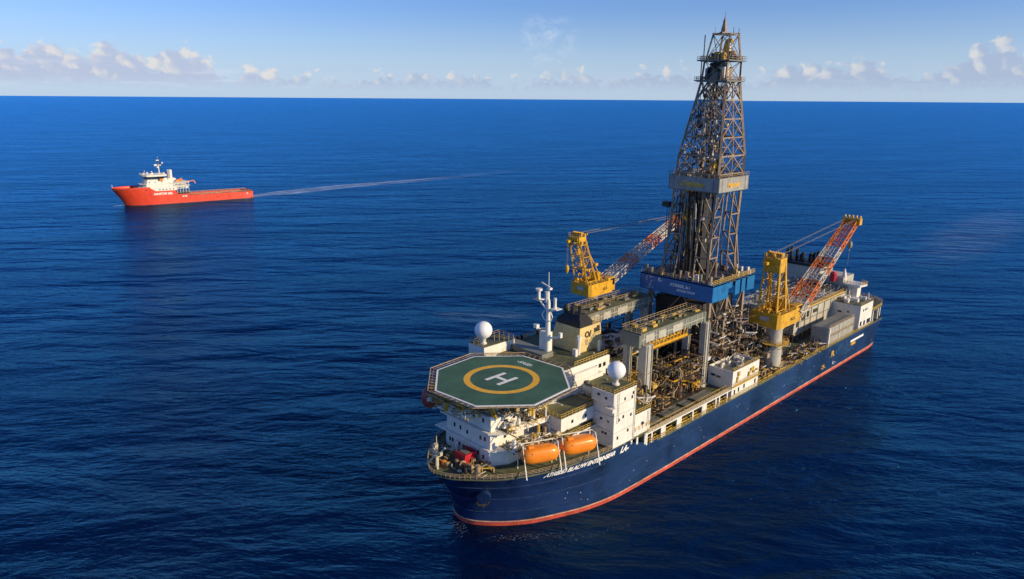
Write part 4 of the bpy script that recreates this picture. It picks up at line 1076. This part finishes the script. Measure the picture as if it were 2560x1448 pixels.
# ------------------------------------------------ pedestal cranes
def boom_lattice(a,b,w0,w1,d0,d1,parent,stripes,n=16,flip=False):
    a=Vector(a);b=Vector(b); ax=(b-a).normalized(); side=Vector((0,1,0)); side=(side-ax*side.dot(ax)).normalized(); up=ax.cross(side)
    if up.z<0: up=-up
    mb=MB(); rings=[]
    for k in range(n+1):
        t=k/n; w=w0+(w1-w0)*t; d=d0+(d1-d0)*min(1,t*1.2); c=a.lerp(b,t)
        rings.append([c+side*(sx*w/2)+up*(sy*d/2) for sx,sy in ((-1,-1),(1,-1),(1,1),(-1,1))])
    for k in range(n):
        t=(k+.5)/n; mb.mat(stripes[int(t*len(stripes))])
        A,B=rings[k],rings[k+1]
        for i in range(4):
            mb.beam(A[i],B[i],.34)
            j=(i+1)%4; mb.beam(B[i],B[j],.2); mb.beam(A[i] if k%2 else A[j],B[j] if k%2 else B[i],.2)
        if k%1==0: # walkway plates along the sides
            for i in (1,3):
                j=(i+1)%4; mb.beam(A[i].lerp(A[j],.5),B[i],.16); mb.beam(A[i].lerp(A[j],.5),B[j],.16)
            mb.beam(A[0].lerp(A[3],.5),B[0].lerp(B[3],.5),.34); mb.beam(A[3].lerp(A[2],.28),B[3].lerp(B[2],.28),.2); mb.beam(A[3].lerp(A[2],.72),B[3].lerp(B[2],.72),.2)
            mb.tube(A[3].lerp(A[2],.5),B[3].lerp(B[2],.5),.10,4)
    o=mb.build('boom',None,parent); 
    mb=MB(); mb.cbox(b+ax*.8,(2.4,w1+2.2,2.4)); mb.mat(YEL)
    for k in range(5): mb.tube(b+ax*1.4+Vector((0,-w1/2-.6+k*(w1+1.2)/4-.15,1.3)),b+ax*1.4+Vector((0,-w1/2-.6+k*(w1+1.2)/4+.15,1.3)),.65,10)
    mb.build('boom_head',None,parent,bevel=.1)
    return o
def make_crane(u,v,zb,zt,label,group,by,tipu,tipz,stripes,hookdrop,hookmat,lu=0,lv=0,aux=False):
    root=empty('pedestal_crane',(u,v,zb),rz=0,label=label,cat='crane',group=group)
    h=zt-zb
    mb=MB(); mb.lathe((0,0,0),[(3.1,0),(2.95,h*.55),(2.75,h*.62),(2.6,h-1.2),(2.9,h-.2),(2.9,h)],28); mb.build('pedestal',LGREY,root,smooth=True)
    mb=MB(); zr=h-6.5; n=10; ring=[(5.0*math.cos(2*PI*i/n),5.0*math.sin(2*PI*i/n)) for i in range(n)]
    inn=[(2.98*math.cos(2*PI*i/n),2.98*math.sin(2*PI*i/n)) for i in range(n)]
    for i in range(n):
        j=(i+1)%n; q=[ring[i],ring[j],inn[j],inn[i]]; mb.prism(q,zr-.15,zr)
    wr=mb.build('ring_walkway',YRAIL,root)
    mb=MB(); rail(mb,[(a,b,zr) for a,b in ring],r=.08,h=1.3,step=1.6,closed=True)
    for i in range(n): mb.tube((ring[i][0],ring[i][1],zr-.1),(ring[i][0]*.58,ring[i][1]*.58,zr-2),.1,4)
    mb.build('handrail',YEL,wr)
    # machinery house with open top well
    mb=MB(); H0,H1=h,h+4.9; 
    poly=[(-6.2,-6.2),(-6.6,3.6),(-5.4,4.4),(8.2,4.4),(8.2,-6.2)]
    mb.prism(poly,H0,H0+.6); n=len(poly)
    c=Vector((sum(p[0] for p in poly)/n,sum(p[1] for p in poly)/n))
    for i in range(n):
        a,b=Vector(poly[i]),Vector(poly[(i+1)%n]); ia=a+(c-a)*.06; ib=b+(c-b)*.06
        mb.prism([tuple(a),tuple(b),tuple(ib),tuple(ia)],H0+.6,H1)
    mb.box(-5.5,-2,-5.4,3.4,H0+.6,H0+3.2); mb.box(4.2,7.4,-5.4,3.6,H0+.6,H1-.3)
    mh=mb.build('machinery_house',YEL,root)
    mb=MB(); mb.box(-6.72,-6.52,-2.4,.8,H0+2.3,H0+3.7); mb.build('name_plate',paint('plate_white',(.45,.45,.45),.5,.1,1.),mh)
    text('ALA','house_lettering',DSTEEL,mh,lambda s,t,d:(1.6+s,4.44+d,H0+1.6+t),size=1.7,depth=.01,bold=.04)
    mb=MB(); mb.mat(DSTEEL).tube((-1,-4,H0+2.2),(-1,2,H0+2.2),1.3,12); mb.tube((2,-4,H0+2.2),(2,2,H0+2.2),1.3,12); mb.mat(YEL)
    for k in range(16): mb.cbox((random.uniform(-4.8,7),random.uniform(-5,3),H1+random.uniform(-1.8,.2)),(random.uniform(.4,1.6),random.uniform(.4,1.6),random.uniform(.5,1.4)))
    mb.sphere((-4.6,-4.4,H1+.4),1.0,10,6); mb.build('winch_drum',None,mh)
    mb=MB(); rail(mb,[(-6.3,-6,H1),(-6.6,3.4,H1),(-5.4,4.3,H1),(8,4.3,H1),(8,-6,H1)],r=.06,step=1.4); mb.build('house_rail',YRAIL,mh)
    mb=MB(); mb.box(5.5,10.2,1.6,4.3,H0+.4,H1+1.0); cabn=mb.build('operator_cab',YEL,root,bevel=.15)
    mb=MB(); mb.box(10.2,10.26,1.9,4.0,H0+2.4,H1+.7); mb.box(7.,9.8,4.3,4.36,H0+2.8,H1+.6); mb.build('window',GLASS,cabn)
    # A-frame
    mb=MB(); ZT=h+23.0
    F=[(-5.2,-4.2),(-5.2,2.6),(1.6,2.6),(1.6,-4.2)]; T=[(-4.8+lu,-3.4+lv),(-4.8+lu,1.8+lv),(-1.2+lu,1.8+lv),(-1.2+lu,-3.4+lv)]
    for (a,b),(p,q) in zip(F,T): mb.beam((a,b,H0+.7),(p,q,ZT),.62)
    for k in (1,2,3,4):
        t=k/4.6; P=[Vector((a+(p-a)*t,b+(q-b)*t,H0+.7+(ZT-H0-.7)*t)) for (a,b),(p,q) in zip(F,T)]
        for i in range(4): mb.beam(P[i],P[(i+1)%4],.24)
        t2=(k-1)/4.6; P2=[Vector((a+(p-a)*t2,b+(q-b)*t2,H0+.7+(ZT-H0-.7)*t2)) for (a,b),(p,q) in zip(F,T)]
        for i in (0,1,2,3): mb.beam(P2[i],P[(i+1)%4],.2)
    for k in range(18): mb.beam((-2.2,-2.6,H0+6+k*.8),(-2.2,-1.6,H0+6+k*.8),.12)
    for s in (-2.7,-1.5): mb.beam((-2.2,s,H0+2),(-2.2,s,ZT-2),.16)
    af=mb.build('a_frame',YEL,root)
    mb=MB(); mb.box(-5.4+lu,-.8+lu,-3.8+lv,2.2+lv,ZT-1.6,ZT+.3)
    if not aux: mb.box(-5.2,-1.0,-3.6,2.0,ZT-4.6,ZT-1.6)
    for k in range(6): mb.tube((-2.4+lu,-3.2+lv+k*.9,ZT+.9),(-2.4+lu,-2.95+lv+k*.9,ZT+.9),1.1,12)
    for k in range(22): mb.cbox((random.uniform(-6,-.4)+lu,random.uniform(-4.2,2.6)+lv,ZT+random.uniform(-3.4,1.4)),(random.uniform(.3,1.1),random.uniform(.3,1.1),random.uniform(.4,1.3)))
    mb.box(-8.2+lu,-5.2+lu,-2.4+lv,-1.0+lv,ZT-1.8,ZT-.8)
    mb.build('head_sheave',YEL,af,bevel=.08)
    mb=MB(); rail(mb,[(-5.4+lu,-3.8+lv,ZT+.3),(-5.4+lu,2.2+lv,ZT+.3),(-.8+lu,2.2+lv,ZT+.3),(-.8+lu,-3.8+lv,ZT+.3)],r=.07,step=1.2,closed=True); mb.build('rail',TANM,af)
    mb=MB(); c=lambda t:Vector((-4+lu*t,-3+lv*t,H0+1+(ZT-H0)*t))
    mb.beam((3.4,2.8,H1),(-1.2+lu,1.4+lv,ZT-2),.34); mb.beam((3.4,-4.0,H1),(-1.2+lu,-3+lv,ZT-2),.34); mb.box(1.8,3.8,-2.4,1.2,H1,H1+3.4); mb.cbox((1.2+lu*.4,1.6,H0+12),(1.6,1.2,1.0))
    for k in range(26): q=random.random(); p=c(q*.8); mb.cbox((p.x+random.uniform(-1,3),p.y+random.uniform(0,4.6),p.z),(random.uniform(.2,.9),random.uniform(.2,.7),random.uniform(.3,1.2)))
    mb.build('frame_machinery',YEL,af)
    if aux:
        ex=Vector((-8.+lu,-1.7+lv,ZT-1.8)); mb=MB(); mb.tube(ex,ex-Vector((0,0,9)),.07,4); mb.tube(ex+Vector((.5,0,0)),ex-Vector((-.5,0,9)),.07,4); mb.build('auxiliary_rope',CABLE,root)
        mb=MB(); mb.lathe((ex.x+.2,ex.y,ex.z-11.6),[(.1,-.8),(.6,0),(.95,1.2),(.7,2.4),(.2,2.8)],10); mb.build('auxiliary_hook',YEL,root)
    foot=(8.2,by,H0+2.6); tip=(tipu-u,by,tipz-zb)
    boom_lattice(foot,tip,6.8,4.4,3.0,2.2,root,stripes)
    mb=MB()
    for y in (-3.2,-2.6,.5,1.1): mb.tube((-2.2+lu,y*.8+lv,ZT+1.2),(tip[0]-1.5,y+by+1,tip[2]+1.2),.06,4)
    mb.build('pendant_rope',CABLE,root)
    hk=Vector((tip[0]+1.8,by,tip[2]-hookdrop))
    mb=MB()
    for s in (-.3,.3): mb.tube((tip[0]+1.6,by+s,tip[2]),(hk.x,hk.y+s,hk.z),.06,4)
    mb.build('hoist_rope',CABLE,root)
    mb=MB(); mb.lathe((hk.x,hk.y,hk.z-2.2),[(.1,-.6),(.7,0),(.9,1.0),(.6,2.0),(.2,2.3)],10); mb.path([(hk.x,hk.y,hk.z-2.4),(hk.x+.3,hk.y,hk.z-3.4),(hk.x-.3,hk.y,hk.z-3.6)],.12,5); mb.tube((hk.x,hk.y,hk.z-2.2),(hk.x,hk.y,hk.z-9),.05,4); mb.build('hook_block',hookmat,root)
    return root
W_,O_=paint('boom_cream',(.62,.55,.45),.5,.15,.8,rust=.3),ORED
CP=make_crane(126.2,16.0,11.3,27.0,'yellow pedestal crane on the near side, its red and white boom against open sea','pedestal cranes with striped booms',1.5,177.5,56,[W_,W_,O_,O_,W_,W_,O_,O_,W_,W_,O_,O_,O_,O_],7.5,TANM)
CS=make_crane(73.5,-21.2,15.5,46.1,'yellow pedestal crane on the far side, its boom reaching behind the derrick','pedestal cranes with striped booms',-1.0,137.9,69.6,[YEL,W_,W_,O_,O_,W_,W_,O_,O_,W_,W_,O_,O_],20,YEL,lu=-3.0,lv=-3.0,aux=True)
CS.scale=(.76,.76,.8)

# ------------------------------------------------ gantry cranes
def make_gantry(u0,u1,v0,v1,zt,legs,label,zb=14.0,spread=True):
    root=empty('gantry_crane',(u0,(v0+v1)/2,zb),label=label,cat='gantry crane',group='grey gantry cranes forward of the derrick')
    w=(v1-v0)/2; L=u1-u0; h=zt-zb
    mb=MB(); 
    for s in (-1,1):
        y0=s*w-(.5 if s>0 else 0); mb.box(0,L,y0,y0+.5,h-3.2,h-.3)
    mb.box(0,L,-w+.5,w-.5,h-.9,h-.3); mb.box(-.5,L+.5,-w-.3,w+.3,h-.3,h); mb.box(-1.2,0,-w-.1,w+.2,h-3.9,h-.3); mb.box(L,L+1.2,-w-.1,w+.2,h-3.5,h-.3)
    g=mb.build('girder',GREY,root,bevel=.06)
    mb=MB(); mb.box(-.4,L+.4,-w-.2,w+.2,h,h+.02); mb.build('walkway_plating',DECK,g)
    mb=MB()
    for s in (-1,1):
        for k in range(11): u=1+(L-2)*k/10; mb.box(u-.12,u+.12,*( (w,w+.12) if s>0 else (-w-.12,-w)),h-3.6,h-.3)
        mb.box(0,L,*((w,w+.16) if s>0 else (-w-.16,-w)),h-2.0,h-1.8)
    mb.build('stiffener',LGREY,g)
    mb=MB(); mb.box(2,6,w+.01,w+.14,h-3,h-.9); mb.box(8,11.6,w+.01,w+.14,h-3.1,h-1.); mb.box(15,20,w+.01,w+.14,h-3,h-.9); mb.build('panel',LGREY,g)
    mb=MB(); rail(mb,[(-.4,-w-.2,h),(L+.4,-w-.2,h),(L+.4,w+.2,h)],r=.07,step=1.7,h=1.3); rail(mb,[(-.4,-w-.2,h),(-.4,w+.2,h)],r=.07,step=1.7,h=1.3); rail(mb,[(2,0,h),(L,0,h)],r=.06,step=2,h=1.2); mb.build('handrail',TANM,root)
    mb=MB()
    for k in range(22): mb.mat(random.choice((GREY,TANM,YRAIL,DECK))).cbox((random.uniform(1,L-1),random.uniform(-w+1,w-1),h+.4),(random.uniform(.5,2.4),random.uniform(.4,1.4),random.uniform(.4,1.1)))
    mb.build('trolley_gear',None,root)
    for (u,y,a,b) in legs:
        mb=MB(); mb.box(u,u+a,y-b/2,y+b/2,0,h-3.6); mb.box(u-.2,u+a+.2,y-b/2-.2,y+b/2+.2,0,1.2)
        for q in (-.3,.3): mb.tube((u+a/2+q*a,y+b/2+.15,0),(u+a/2+q*a,y+b/2+.15,h-3.6),.22,6)
        mb.build('leg',LGREY,root,bevel=.15)
    if not spread: return root
    mb=MB(); mb.mat(YEL).beam((5,w*.4,h-6.3),(L-6,w*.4,h-6.3),.9); mb.beam((5,-w*.2,h-6.0),(L-6,-w*.2,h-6.0),.5)
    for k in range(12): u=6+k*(L-12)/11.; mb.beam((u,w*.4,h-6.3),(u+.6,w*.4,h-3.8),.26); mb.beam((u,w*.4+.3,h-6.6),(u+1,w*.4+1.4,h-6.2),.22)
    mb.build('spreader_beam',None,root)
    return root
make_gantry(54.5,86,6.0,12.2,38.6,[(1.0,3.0,3.2,2.6),(1.2,-3.0,2.2,1.6),(31.5,3.2,2.4,2.0),(31.5,-3.0,2.0,1.6)],'grey gantry crane on tall legs behind the white radome tower, the nearer of the two')
make_gantry(57,89.5,-17.5,-9.5,38.6,[(1.0,3.0,2.4,2.0),(29.5,3.0,2.0,1.8),(29.5,-3.0,2.0,1.8)],'grey gantry crane behind the cream funnel, on the far side of the pale riser pipes',spread=False)

# ------------------------------------------------ loose deck cargo
def container(u,v,z,L,w,h,mat,label,group=None,name='shipping_container'):
    root=empty(name,(u,v,z),label=label,cat='container',group=group)
    mb=MB(); mb.box(0,L,0,w,0,h); mb.build('shell',mat,root,bevel=.05)
    mb=MB()
    for k in range(int(L/.8)): mb.box(.3+k*.8,.6+k*.8,w,w+.07,.25,h-.25)
    for k in range(int(w/.8)): mb.box(-.07,0,.3+k*.8,.6+k*.8,.25,h-.25)
    mb.build('corrugation',mat,root)
    mb=MB()
    for a in (0,L):
        for b in (0,w): mb.box(a-.12,a+.12,b-.12,b+.12,0,h+.05)
    mb.build('corner_post',mat,root)
    return root
ps=container(161.5,14.2,11.3,23.5,6.4,6.9,LGREY,'long pale grey two-storey workshop container on the near side behind the yellow crane',name='workshop_container')
mb=MB(); mb.box(.3,23.2,.3,6.1,6.9,7.0); mb.build('roof',GREY,ps)
mb=MB(); rail(mb,[(0,6.4,6.95),(23.5,6.4,6.95)],r=.08,step=1.5); rail(mb,[(0,6.7,3.4),(23.5,6.7,3.4)],r=.07,step=2); mb.build('rail',TANM,ps)
mb=MB(); mb.box(-.3,.3,6.1,6.8,0,7.2); mb.box(9.7,10.1,6.4,6.6,0,6.9); mb.build('post',WHITE,ps)
container(150,-2,22.2,6,2.5,2.6,RUSTM,'rust brown container on the piping just aft of the derrick')
# red machine on the foredeck
rm=empty('deck_compressor',(1.2,.9,15.5),label='bright red boxy deck machine standing before the white front wall',cat='machine')
mb=MB(); mb.box(-1.3,1.8,-1.8,1.5,0,2.6); mb.build('housing',REDP,rm,bevel=.1)
mb=MB(); mb.box(-1.6,-1.3,-2,1.7,0,3.0); mb.box(1.8,2.1,-2,1.7,0,3.0); mb.box(-1.6,2.1,1.5,1.75,2.4,3.0); mb.box(-1.6,2.1,1.5,1.7,1.0,1.35); mb.build('guard_frame',REDP,rm)
mb=MB(); mb.box(-.8,.8,-1.2,1.0,2.6,2.9); mb.build('top_grille',GREY,rm)
ww=empty('mooring_winch',(-1.2,4.2,15.5),label='brown mooring winch right beside the red machine on the foredeck',cat='winch')
mb=MB(); mb.tube((0,-1.4,1),(0,1.4,1),.7,12); mb.build('drum',RUSTM,ww)
mb=MB(); 
for s in (-1.5,1.5): mb.tube((0,s-.1,1),(0,s+.1,1),1.05,14)
mb.cbox((1.2,0,.7),(1.2,1.6,1.2)); mb.build('side_plate',TANM,ww)
ow=empty('life_ring_bin',(-3.1,-1.9,15.5),label='small orange and cream bin beside the pale fork mast at the bow tip',cat='bin')
mb=MB(); mb.cbox((0,0,.5),(.9,.9,1.0)); mb.build('bin',ORANGE,ow); mb=MB(); mb.cbox((0,1.1,.5),(.8,.9,.9)); mb.build('cream_box',TANM,ow)
fm=MB(); u,v=-4.7,-2.6
fm.tube((u,v,15.5),(u,v,20),.5,8,.32); fm.tube((u,v,20),(u,v,23.2),.16,6,.08); fm.beam((u-1.2,v-2.2,15.5),(u,v,18.8),.42); fm.beam((u-1,v+1.6,15.5),(u,v,18.4),.42); fm.beam((u,v,18.2),(u+.8,v+2.2,20.6),.34); fm.beam((u,v,18.2),(u,v-1.8,20.2),.34); fm.cbox((u,v-.5,20.6),(.9,1.,.9)); fm.box(u-.8,u+.8,v-1.2,v+1.2,18.3,18.5); fm.cbox((u+.3,v+1.2,19),(.7,.5,.8)); fm.cbox((u-.2,v-1.5,19),(.5,.7,.9))
fmo=fm.build('foremast',paint('mast_cream',(.58,.50,.36),.5,.15,.8,rust=.4),SHIP)
# riser joints lying between the gantries
ri=None
for k in range(12):
    mat=[PALEP,PALEP,TANM][k%3]
    if ri is None:
        ri=empty('riser_joint',label='pale riser pipe lying between the two gantry cranes',cat='pipe',group='riser pipes stacked between the gantries')
        mb=MB(); mb.tube((-11,0,0),(11,0,0),.55,10); mb.build('pipe',PALEP,ri,smooth=True)
        mb=MB(); mb.tube((-11.2,0,0),(-10.8,0,0),.75,10); mb.tube((10.8,0,0),(11.2,0,0),.75,10); mb.tube((-10.8,.7,.2),(10.8,.7,.2),.12,5); mb.build('flange',GREY,ri); o=ri
    else: o=copy_tree(ri)
    row=k//6; o.location=(74+random.uniform(-1.5,1.5),-(-7.8+(k%6)*1.9+row*.9),28.2+row*1.3)
mb=MB(); 
for u in (64,74,84): mb.box(u-.4,u+.4,-9,4.6,27.0,27.6); mb.beam((u,-8.6,14),(u,-8.6,27),.6); mb.beam((u,4.3,14),(u,4.3,27),.6)
mb.build('riser_rack',GREY,SHIP)
clutter('riser_rack_gear',60,68,-8.5,3.5,28,32.5,70,(PALEP,PALEP,WHITE,TANM,DSTEEL),SHIP,21,big=1.4)
# two people-sized details are left to the supply of small gear; lifebuoys on the rail
# ------------------------------------------------ supply vessel
def make_supply():
    A=Vector((108.2,-621.3)); B=Vector((224.8,-603.8)); d=(B-A).normalized()
    root=empty('supply_vessel',(A.x,A.y,0),rz=-math.atan2(d.y,d.x),label='bright red offshore supply ship with white bridge forward and long low open deck',cat='ship')
    wl=dense([(0,0),(2.5,3.4),(7,6.6),(14,9.4),(22,11),(32,11.6),(45,11.7)],3); dk=dense([(-9.4,0),(-6.5,4),(-1,7.6),(7,10.2),(18,11.5),(30,11.8),(45,11.8)],3)
    tail=[(57,11.8),(75,11.8),(95,11.8),(112,11.6),(116.4,10.6),(117.6,8)]
    def ol(k): return [(a[0]+(b[0]-a[0])*k,a[1]+(b[1]-a[1])*k) for a,b in zip(wl,dk)]+tail
    def top(u):
        if u<9: return 15.6
        if u<22: return 15.6
        if u<44: return 12.6
        if u<57: return 10.4-(u-44)*.25
        return 6.9
    n=len(ol(0)); mb=MB(); grid=[]
    us=[p[0] for p in ol(1)]
    for f in (-.2,0,.08,.3,.55,.8,1.0):
        row=[]
        for i in range(n):
            z=top(us[i])*f if f>0 else f*10; k=max(0,z/15.6)**1.2; p=ol(k)[i]; row.append((p[0],p[1],z))
        grid.append(row)
    def strip(g,mb,ss=(1,-1)):
        for s in ss:
            mb.add([(a,b*s,c) for r in g for a,b,c in r],[(j*n+i,j*n+i+1,(j+1)*n+i+1,(j+1)*n+i) for j in range(len(g)-1) for i in range(n-1)])
    strip(grid,mb)
    mb.box(117.3,117.6,-8,8,-1,6.9)
    h=mb.build('hull',SRED,root,smooth=True)
    # step plating (fills between the tiers of sheer)
    mb=MB()
    for s in (1,-1):
        v0,v1=sorted((11.6*s,11.85*s)); mb.box(22,44,v0,v1,8,12.6); mb.box(-.0,.01,0,.01,8,8.01)
    P=[p for p in ol(1) if p[0]<=22]; 
    for s in (1,-1):
        Q=[(a,b*s,15.6) for a,b in P]; 
        for a,b in zip(Q,Q[1:]): mb.add([a,b,(b[0],b[1],16.7),(a[0],a[1],16.7)],[(0,1,2,3)])
    mb.build('bulwark',SRED,h)
    mb=MB(); mb.prism(both([p for p in ol(.95) if p[0]<24])[:],14.6,14.9); mb.build('forecastle_deck',paint('deck_oxide',(.36,.10,.05),.7,.2,.5),root)
    mb=MB(); mb.box(24,58,-11.5,11.5,9.0,9.4); mb.build('mid_deck',GREY,root)
    mb=MB(); mb.box(57,116.8,-10.2,10.2,4.9,5.2); mb.build('cargo_deck',WOOD,root)
    # cargo rails both sides
    mb=MB()
    for s in (1,-1):
        v0,v1=sorted((10.3*s,11.7*s)); mb.box(57,115.5,v0,v1,5.2,6.9)
    mb.build('cargo_rail',SRED,root)
    mb=MB()
    for s in (1,-1):
        for u in range(59,115,3): mb.box(u,u+.4,*sorted((9.9*s,10.3*s)),5.2,8.0)
        mb.box(58,115,*sorted((9.9*s,10.1*s)),7.7,8.1)
    mb.build('cargo_stanchion',TANM,root)
    mb=MB()
    for k in range(40): mb.mat(random.choice((TANM,WOOD,RUSTM,GREY,WOOD))).cbox((random.uniform(60,112),random.uniform(-8.5,8.5),5.8),(random.uniform(1,4),random.uniform(.8,2.4),random.uniform(.6,1.4)))
    for u in (110,112.5): mb.mat(DSTEEL).cbox((u,4,6.2),(1.8,4,2.)); mb.cbox((u,-5,6.2),(1.8,3,2.))
    mb.build('deck_fittings',None,root)
    # superstructure
    mb=MB(); mb.prism([(14.5,-8),(14.5,8),(17,11.2),(45,11.4),(45,-11.4),(17,-11.2)],12.4,16.0); mb.prism([(16.5,-7),(16.5,7),(19,10.2),(54,10.2),(54,-10.2),(19,-10.2)],16.0,19.2)
    mb.prism([(18,-6.5),(18,6.5),(20,9),(40,9),(40,-9),(20,-9)],19.2,22.4)
    mb.prism([(18.8,-6),(18.8,6),(20.6,8.2),(38,8.2),(38,-8.2),(20.6,-8.2)],22.4,24.2)
    mb.box(44,56,-10.4,10.4,13.6,16.)
    ss=mb.build('superstructure',WHITE,root,bevel=.1)
    mb=MB(); mb.prism([(12,-6),(12,6),(17,11),(17,-11)],16,16.4); mb.prism([(13.6,-6),(13.6,7),(19,11),(19,-11)],19.2,19.6); mb.box(40,57,-10.8,10.8,19.2,19.5); mb.box(44,57,-11,11,16,16.2); mb.build('deck_ledge',WHITE,ss)
    mb=MB(); mb.prism([(18.2,-7),(18.2,7),(20.5,10.2),(34,10.2),(36,8),(36,-8),(34,-10.2),(20.5,-10.2)],24.2,26.2); mb.build('bridge_windows',GLASS,ss)
    mb=MB(); mb.prism([(16.8,-7.4),(16.8,7.4),(20,11),(36,11),(38,8),(38,-8),(36,-11),(20,-11)],26.2,27.8); mb.build('bridge_roof',WHITE,ss,bevel=.1)
    mb=MB(); rail(mb,[(16.8,-7.4,27.8),(16.8,7.4,27.8),(20,11,27.8),(36,11,27.8)],r=.1,step=2); rail(mb,[(40,10.7,19.5),(57,10.7,19.5)],r=.1,step=2); rail(mb,[(44,10.9,16.2),(57,10.9,16.2)],r=.1,step=2)
    for k in range(6): u=43+k*2.6; mb.beam((u,10.8,9.4),(u,10.8,19.2),.3)
    mb.build('rail',WHITE,ss)
    mb=MB()
    for u in (18,24,30,33,36,39,42): mb.cbox((u,11.45,13.9),(.9,.12,.9))
    for u in (44.5,46,47.5,49,50.5,52): mb.cbox((u,10.25,17.6),(1.,.12,1.)); mb.cbox((u,10.45,14.6),(.9,.12,.9))
    for u in (22,27,33): mb.cbox((u,9.06,20.8),(.9,.12,.8))
    mb.build('window',GLASS,ss)
    mb=MB(); mb.tube((42,4,19.2),(42,4,31.5),1.5,12); mb.tube((42,-4,19.2),(42,-4,31),1.5,12); mb.box(39,46,-6,6,19.4,23.4); mb.build('funnel',WHITE,root,bevel=.1)
    mb=MB(); mb.tube((33,0,27.8),(33,0,36),.5,8,.35); mb.tube((33,0,36),(33,0,44),.3,6,.1); mb.build('mast',WHITE,root)
    m=root.children[-1]
    mb=MB(); mb.beam((33,-3.4,36),(33,3.4,36),.5); mb.beam((29.6,0,35.2),(35.6,0,36.2),.6); mb.cbox((30.4,0,36.2),(2.4,2.2,1.5)); mb.sphere((36.5,0,38),.8,10,8); mb.cbox((32.6,0,40.6),(2.6,1.,.7)); mb.sphere((32.,.6,34.),1.0,10,8); mb.build('radar',WHITE,m)
    mb=MB(); mb.cbox((33,0,38.6),(1.3,1.4,2.6)); mb.cbox((33,0,42.2),(.9,1.,1.2)); mb.build('mast_box',DSTEEL,m)
    mb=MB(); mb.tube((20,5,27.8),(19.4,5,32),.15,5); mb.sphere((18.6,3,28.8),1.0,10,8); mb.tube((27,3,27.8),(25.6,3,31),.5,8,.3); mb.sphere((23,-4,28.6),.9,10,8); mb.sphere((36,5,28.6),.9,10,8); mb.cbox((25,6,28.4),(2,1.6,1.2)); mb.build('bridge_antenna',WHITE,root)
    mb=MB(); mb.box(31,34,9.3,10.7,22.2,24.); mb.tube((45.5,8,21),(51,8,21.4),1.3,10); mb.build('rescue_boat',ORANGE,root,smooth=True)
    mb=MB(); mb.sphere((50,8,22),1.6,10,6); mb.beam((50,6,19),(62,7.4,20.4),.9); mb.beam((62,7.4,20.4),(63,7.4,17.6),.9); mb.build('deck_crane',paint('pale_orange',(.6,.2,.09),.5),root)
    # work deck openings on hull side
    mb=MB(); mb.box(44.5,56,11.86,11.92,6.6,9.0) if False else mb.prism([(45,11.86),(56,11.86),(56,11.9),(45,11.9)],8.6,9.9)
    for u in (69,71,82,93,106): mb.cbox((u,11.86,3.6),(1.0,.1,.7))
    mb.box(111.5,115.5,10.8,11.0,-.2,1.6); mb.build('hull_opening',DSTEEL,h)
    mb=MB(); mb.lathe((1.8,3.9,7.4),[(.2,-1.6),(1.2,-1.2),(1.2,1.2),(.3,1.6)],10); mb.build('anchor',DSTEEL,h)
    mb=MB(); mb.box(9.4,13.5,-5,5,14.9,16.8); mb.build('windlass',DSTEEL,root)
    mb=MB(); mb.tube((-8.4,0,15.5),(-8.6,0,19.5),.18,5); mb.build('jackstaff',WHITE,root)
    text('NAMTOK BEL','name_lettering',MARKW,h,lambda s,t,d:(24.2+s,11.9+d,9.0+t),size=2.7,depth=.02,bold=.12,shear=.2)
    text('SI-TR','side_lettering',MARKW,h,lambda s,t,d:(49.2+s,11.9+d,5.6+t),size=2.0,depth=.02,bold=.08)
    text('V','side_lettering',MARKW,h,lambda s,t,d:(110+s,11.8+d,4.2+t),size=2.4,depth=.02,bold=.1)
    return root
make_supply()
# wake of the supply vessel: a thin foam sheet on the sea
def make_wake():
    P=[(224,-604,11),(245,-606,17),(280,-609,21),(340,-617,22),(400,-616,20),(455,-612,18),(520,-614,18),(620,-621,20),(700,-628,22)]
    mb=MB(); vs=[];n=len(P)
    for u,v,w in P: vs+= [(u,v-w,.05),(u,v,.05),(u,v+w,.05)]
    fs=[]
    for i in range(n-1):
        for k in (0,1): fs.append((3*i+k,3*i+k+1,3*i+4+k,3*i+3+k))
    mb.add(vs,fs); o=mb.build('wake'); o['kind']='structure'
    me=o.data; uv=me.uv_layers.new(name='uv')
    for p in me.polygons:
        for li in p.loop_indices:
            vi=me.loops[li].vertex_index; uv.data[li].uv=((vi//3)/(n-1),(vi%3)/2)
    m=bpy.data.materials.new('wake_foam'); m.use_nodes=True; t=m.node_tree; t.nodes.clear(); N=NT(t)
    out=N.n('OutputMaterial'); mx=N.n('MixShader'); tr=N.n('BsdfTransparent'); df=N.n('BsdfDiffuse'); df.inputs[0].default_value=(.46,.64,.95,1)
    N.l(mx.outputs[0],out.inputs[0]); N.l(tr.outputs[0],mx.inputs[1]); N.l(df.outputs[0],mx.inputs[2])
    tc=N.n('TexCoord'); mp=N.n('Mapping'); N.l(tc.outputs['Object'],mp.inputs[0]); mp.inputs['Scale'].default_value=(.014,.26,1)
    nn=N.noise(mp.outputs[0],1.,7,.68,.5); sp=N.n('SeparateXYZ'); N.l(tc.outputs['UV'],sp.inputs[0])
    edge=N.m('ABSOLUTE',N.m('SUBTRACT',sp.outputs[1],.5)); 
    e=N.ss(edge,.5,.20); fade=N.ss(sp.outputs[0],1.0,.05)
    N.l(N.m('MULTIPLY',N.m('MULTIPLY',N.ss(nn,.42,.60),e),N.m('MULTIPLY',fade,1.0)),mx.inputs[0]); me.materials[0]=m if len(me.materials) else None
    if not me.materials[0]: me.materials.append(m)
make_wake()
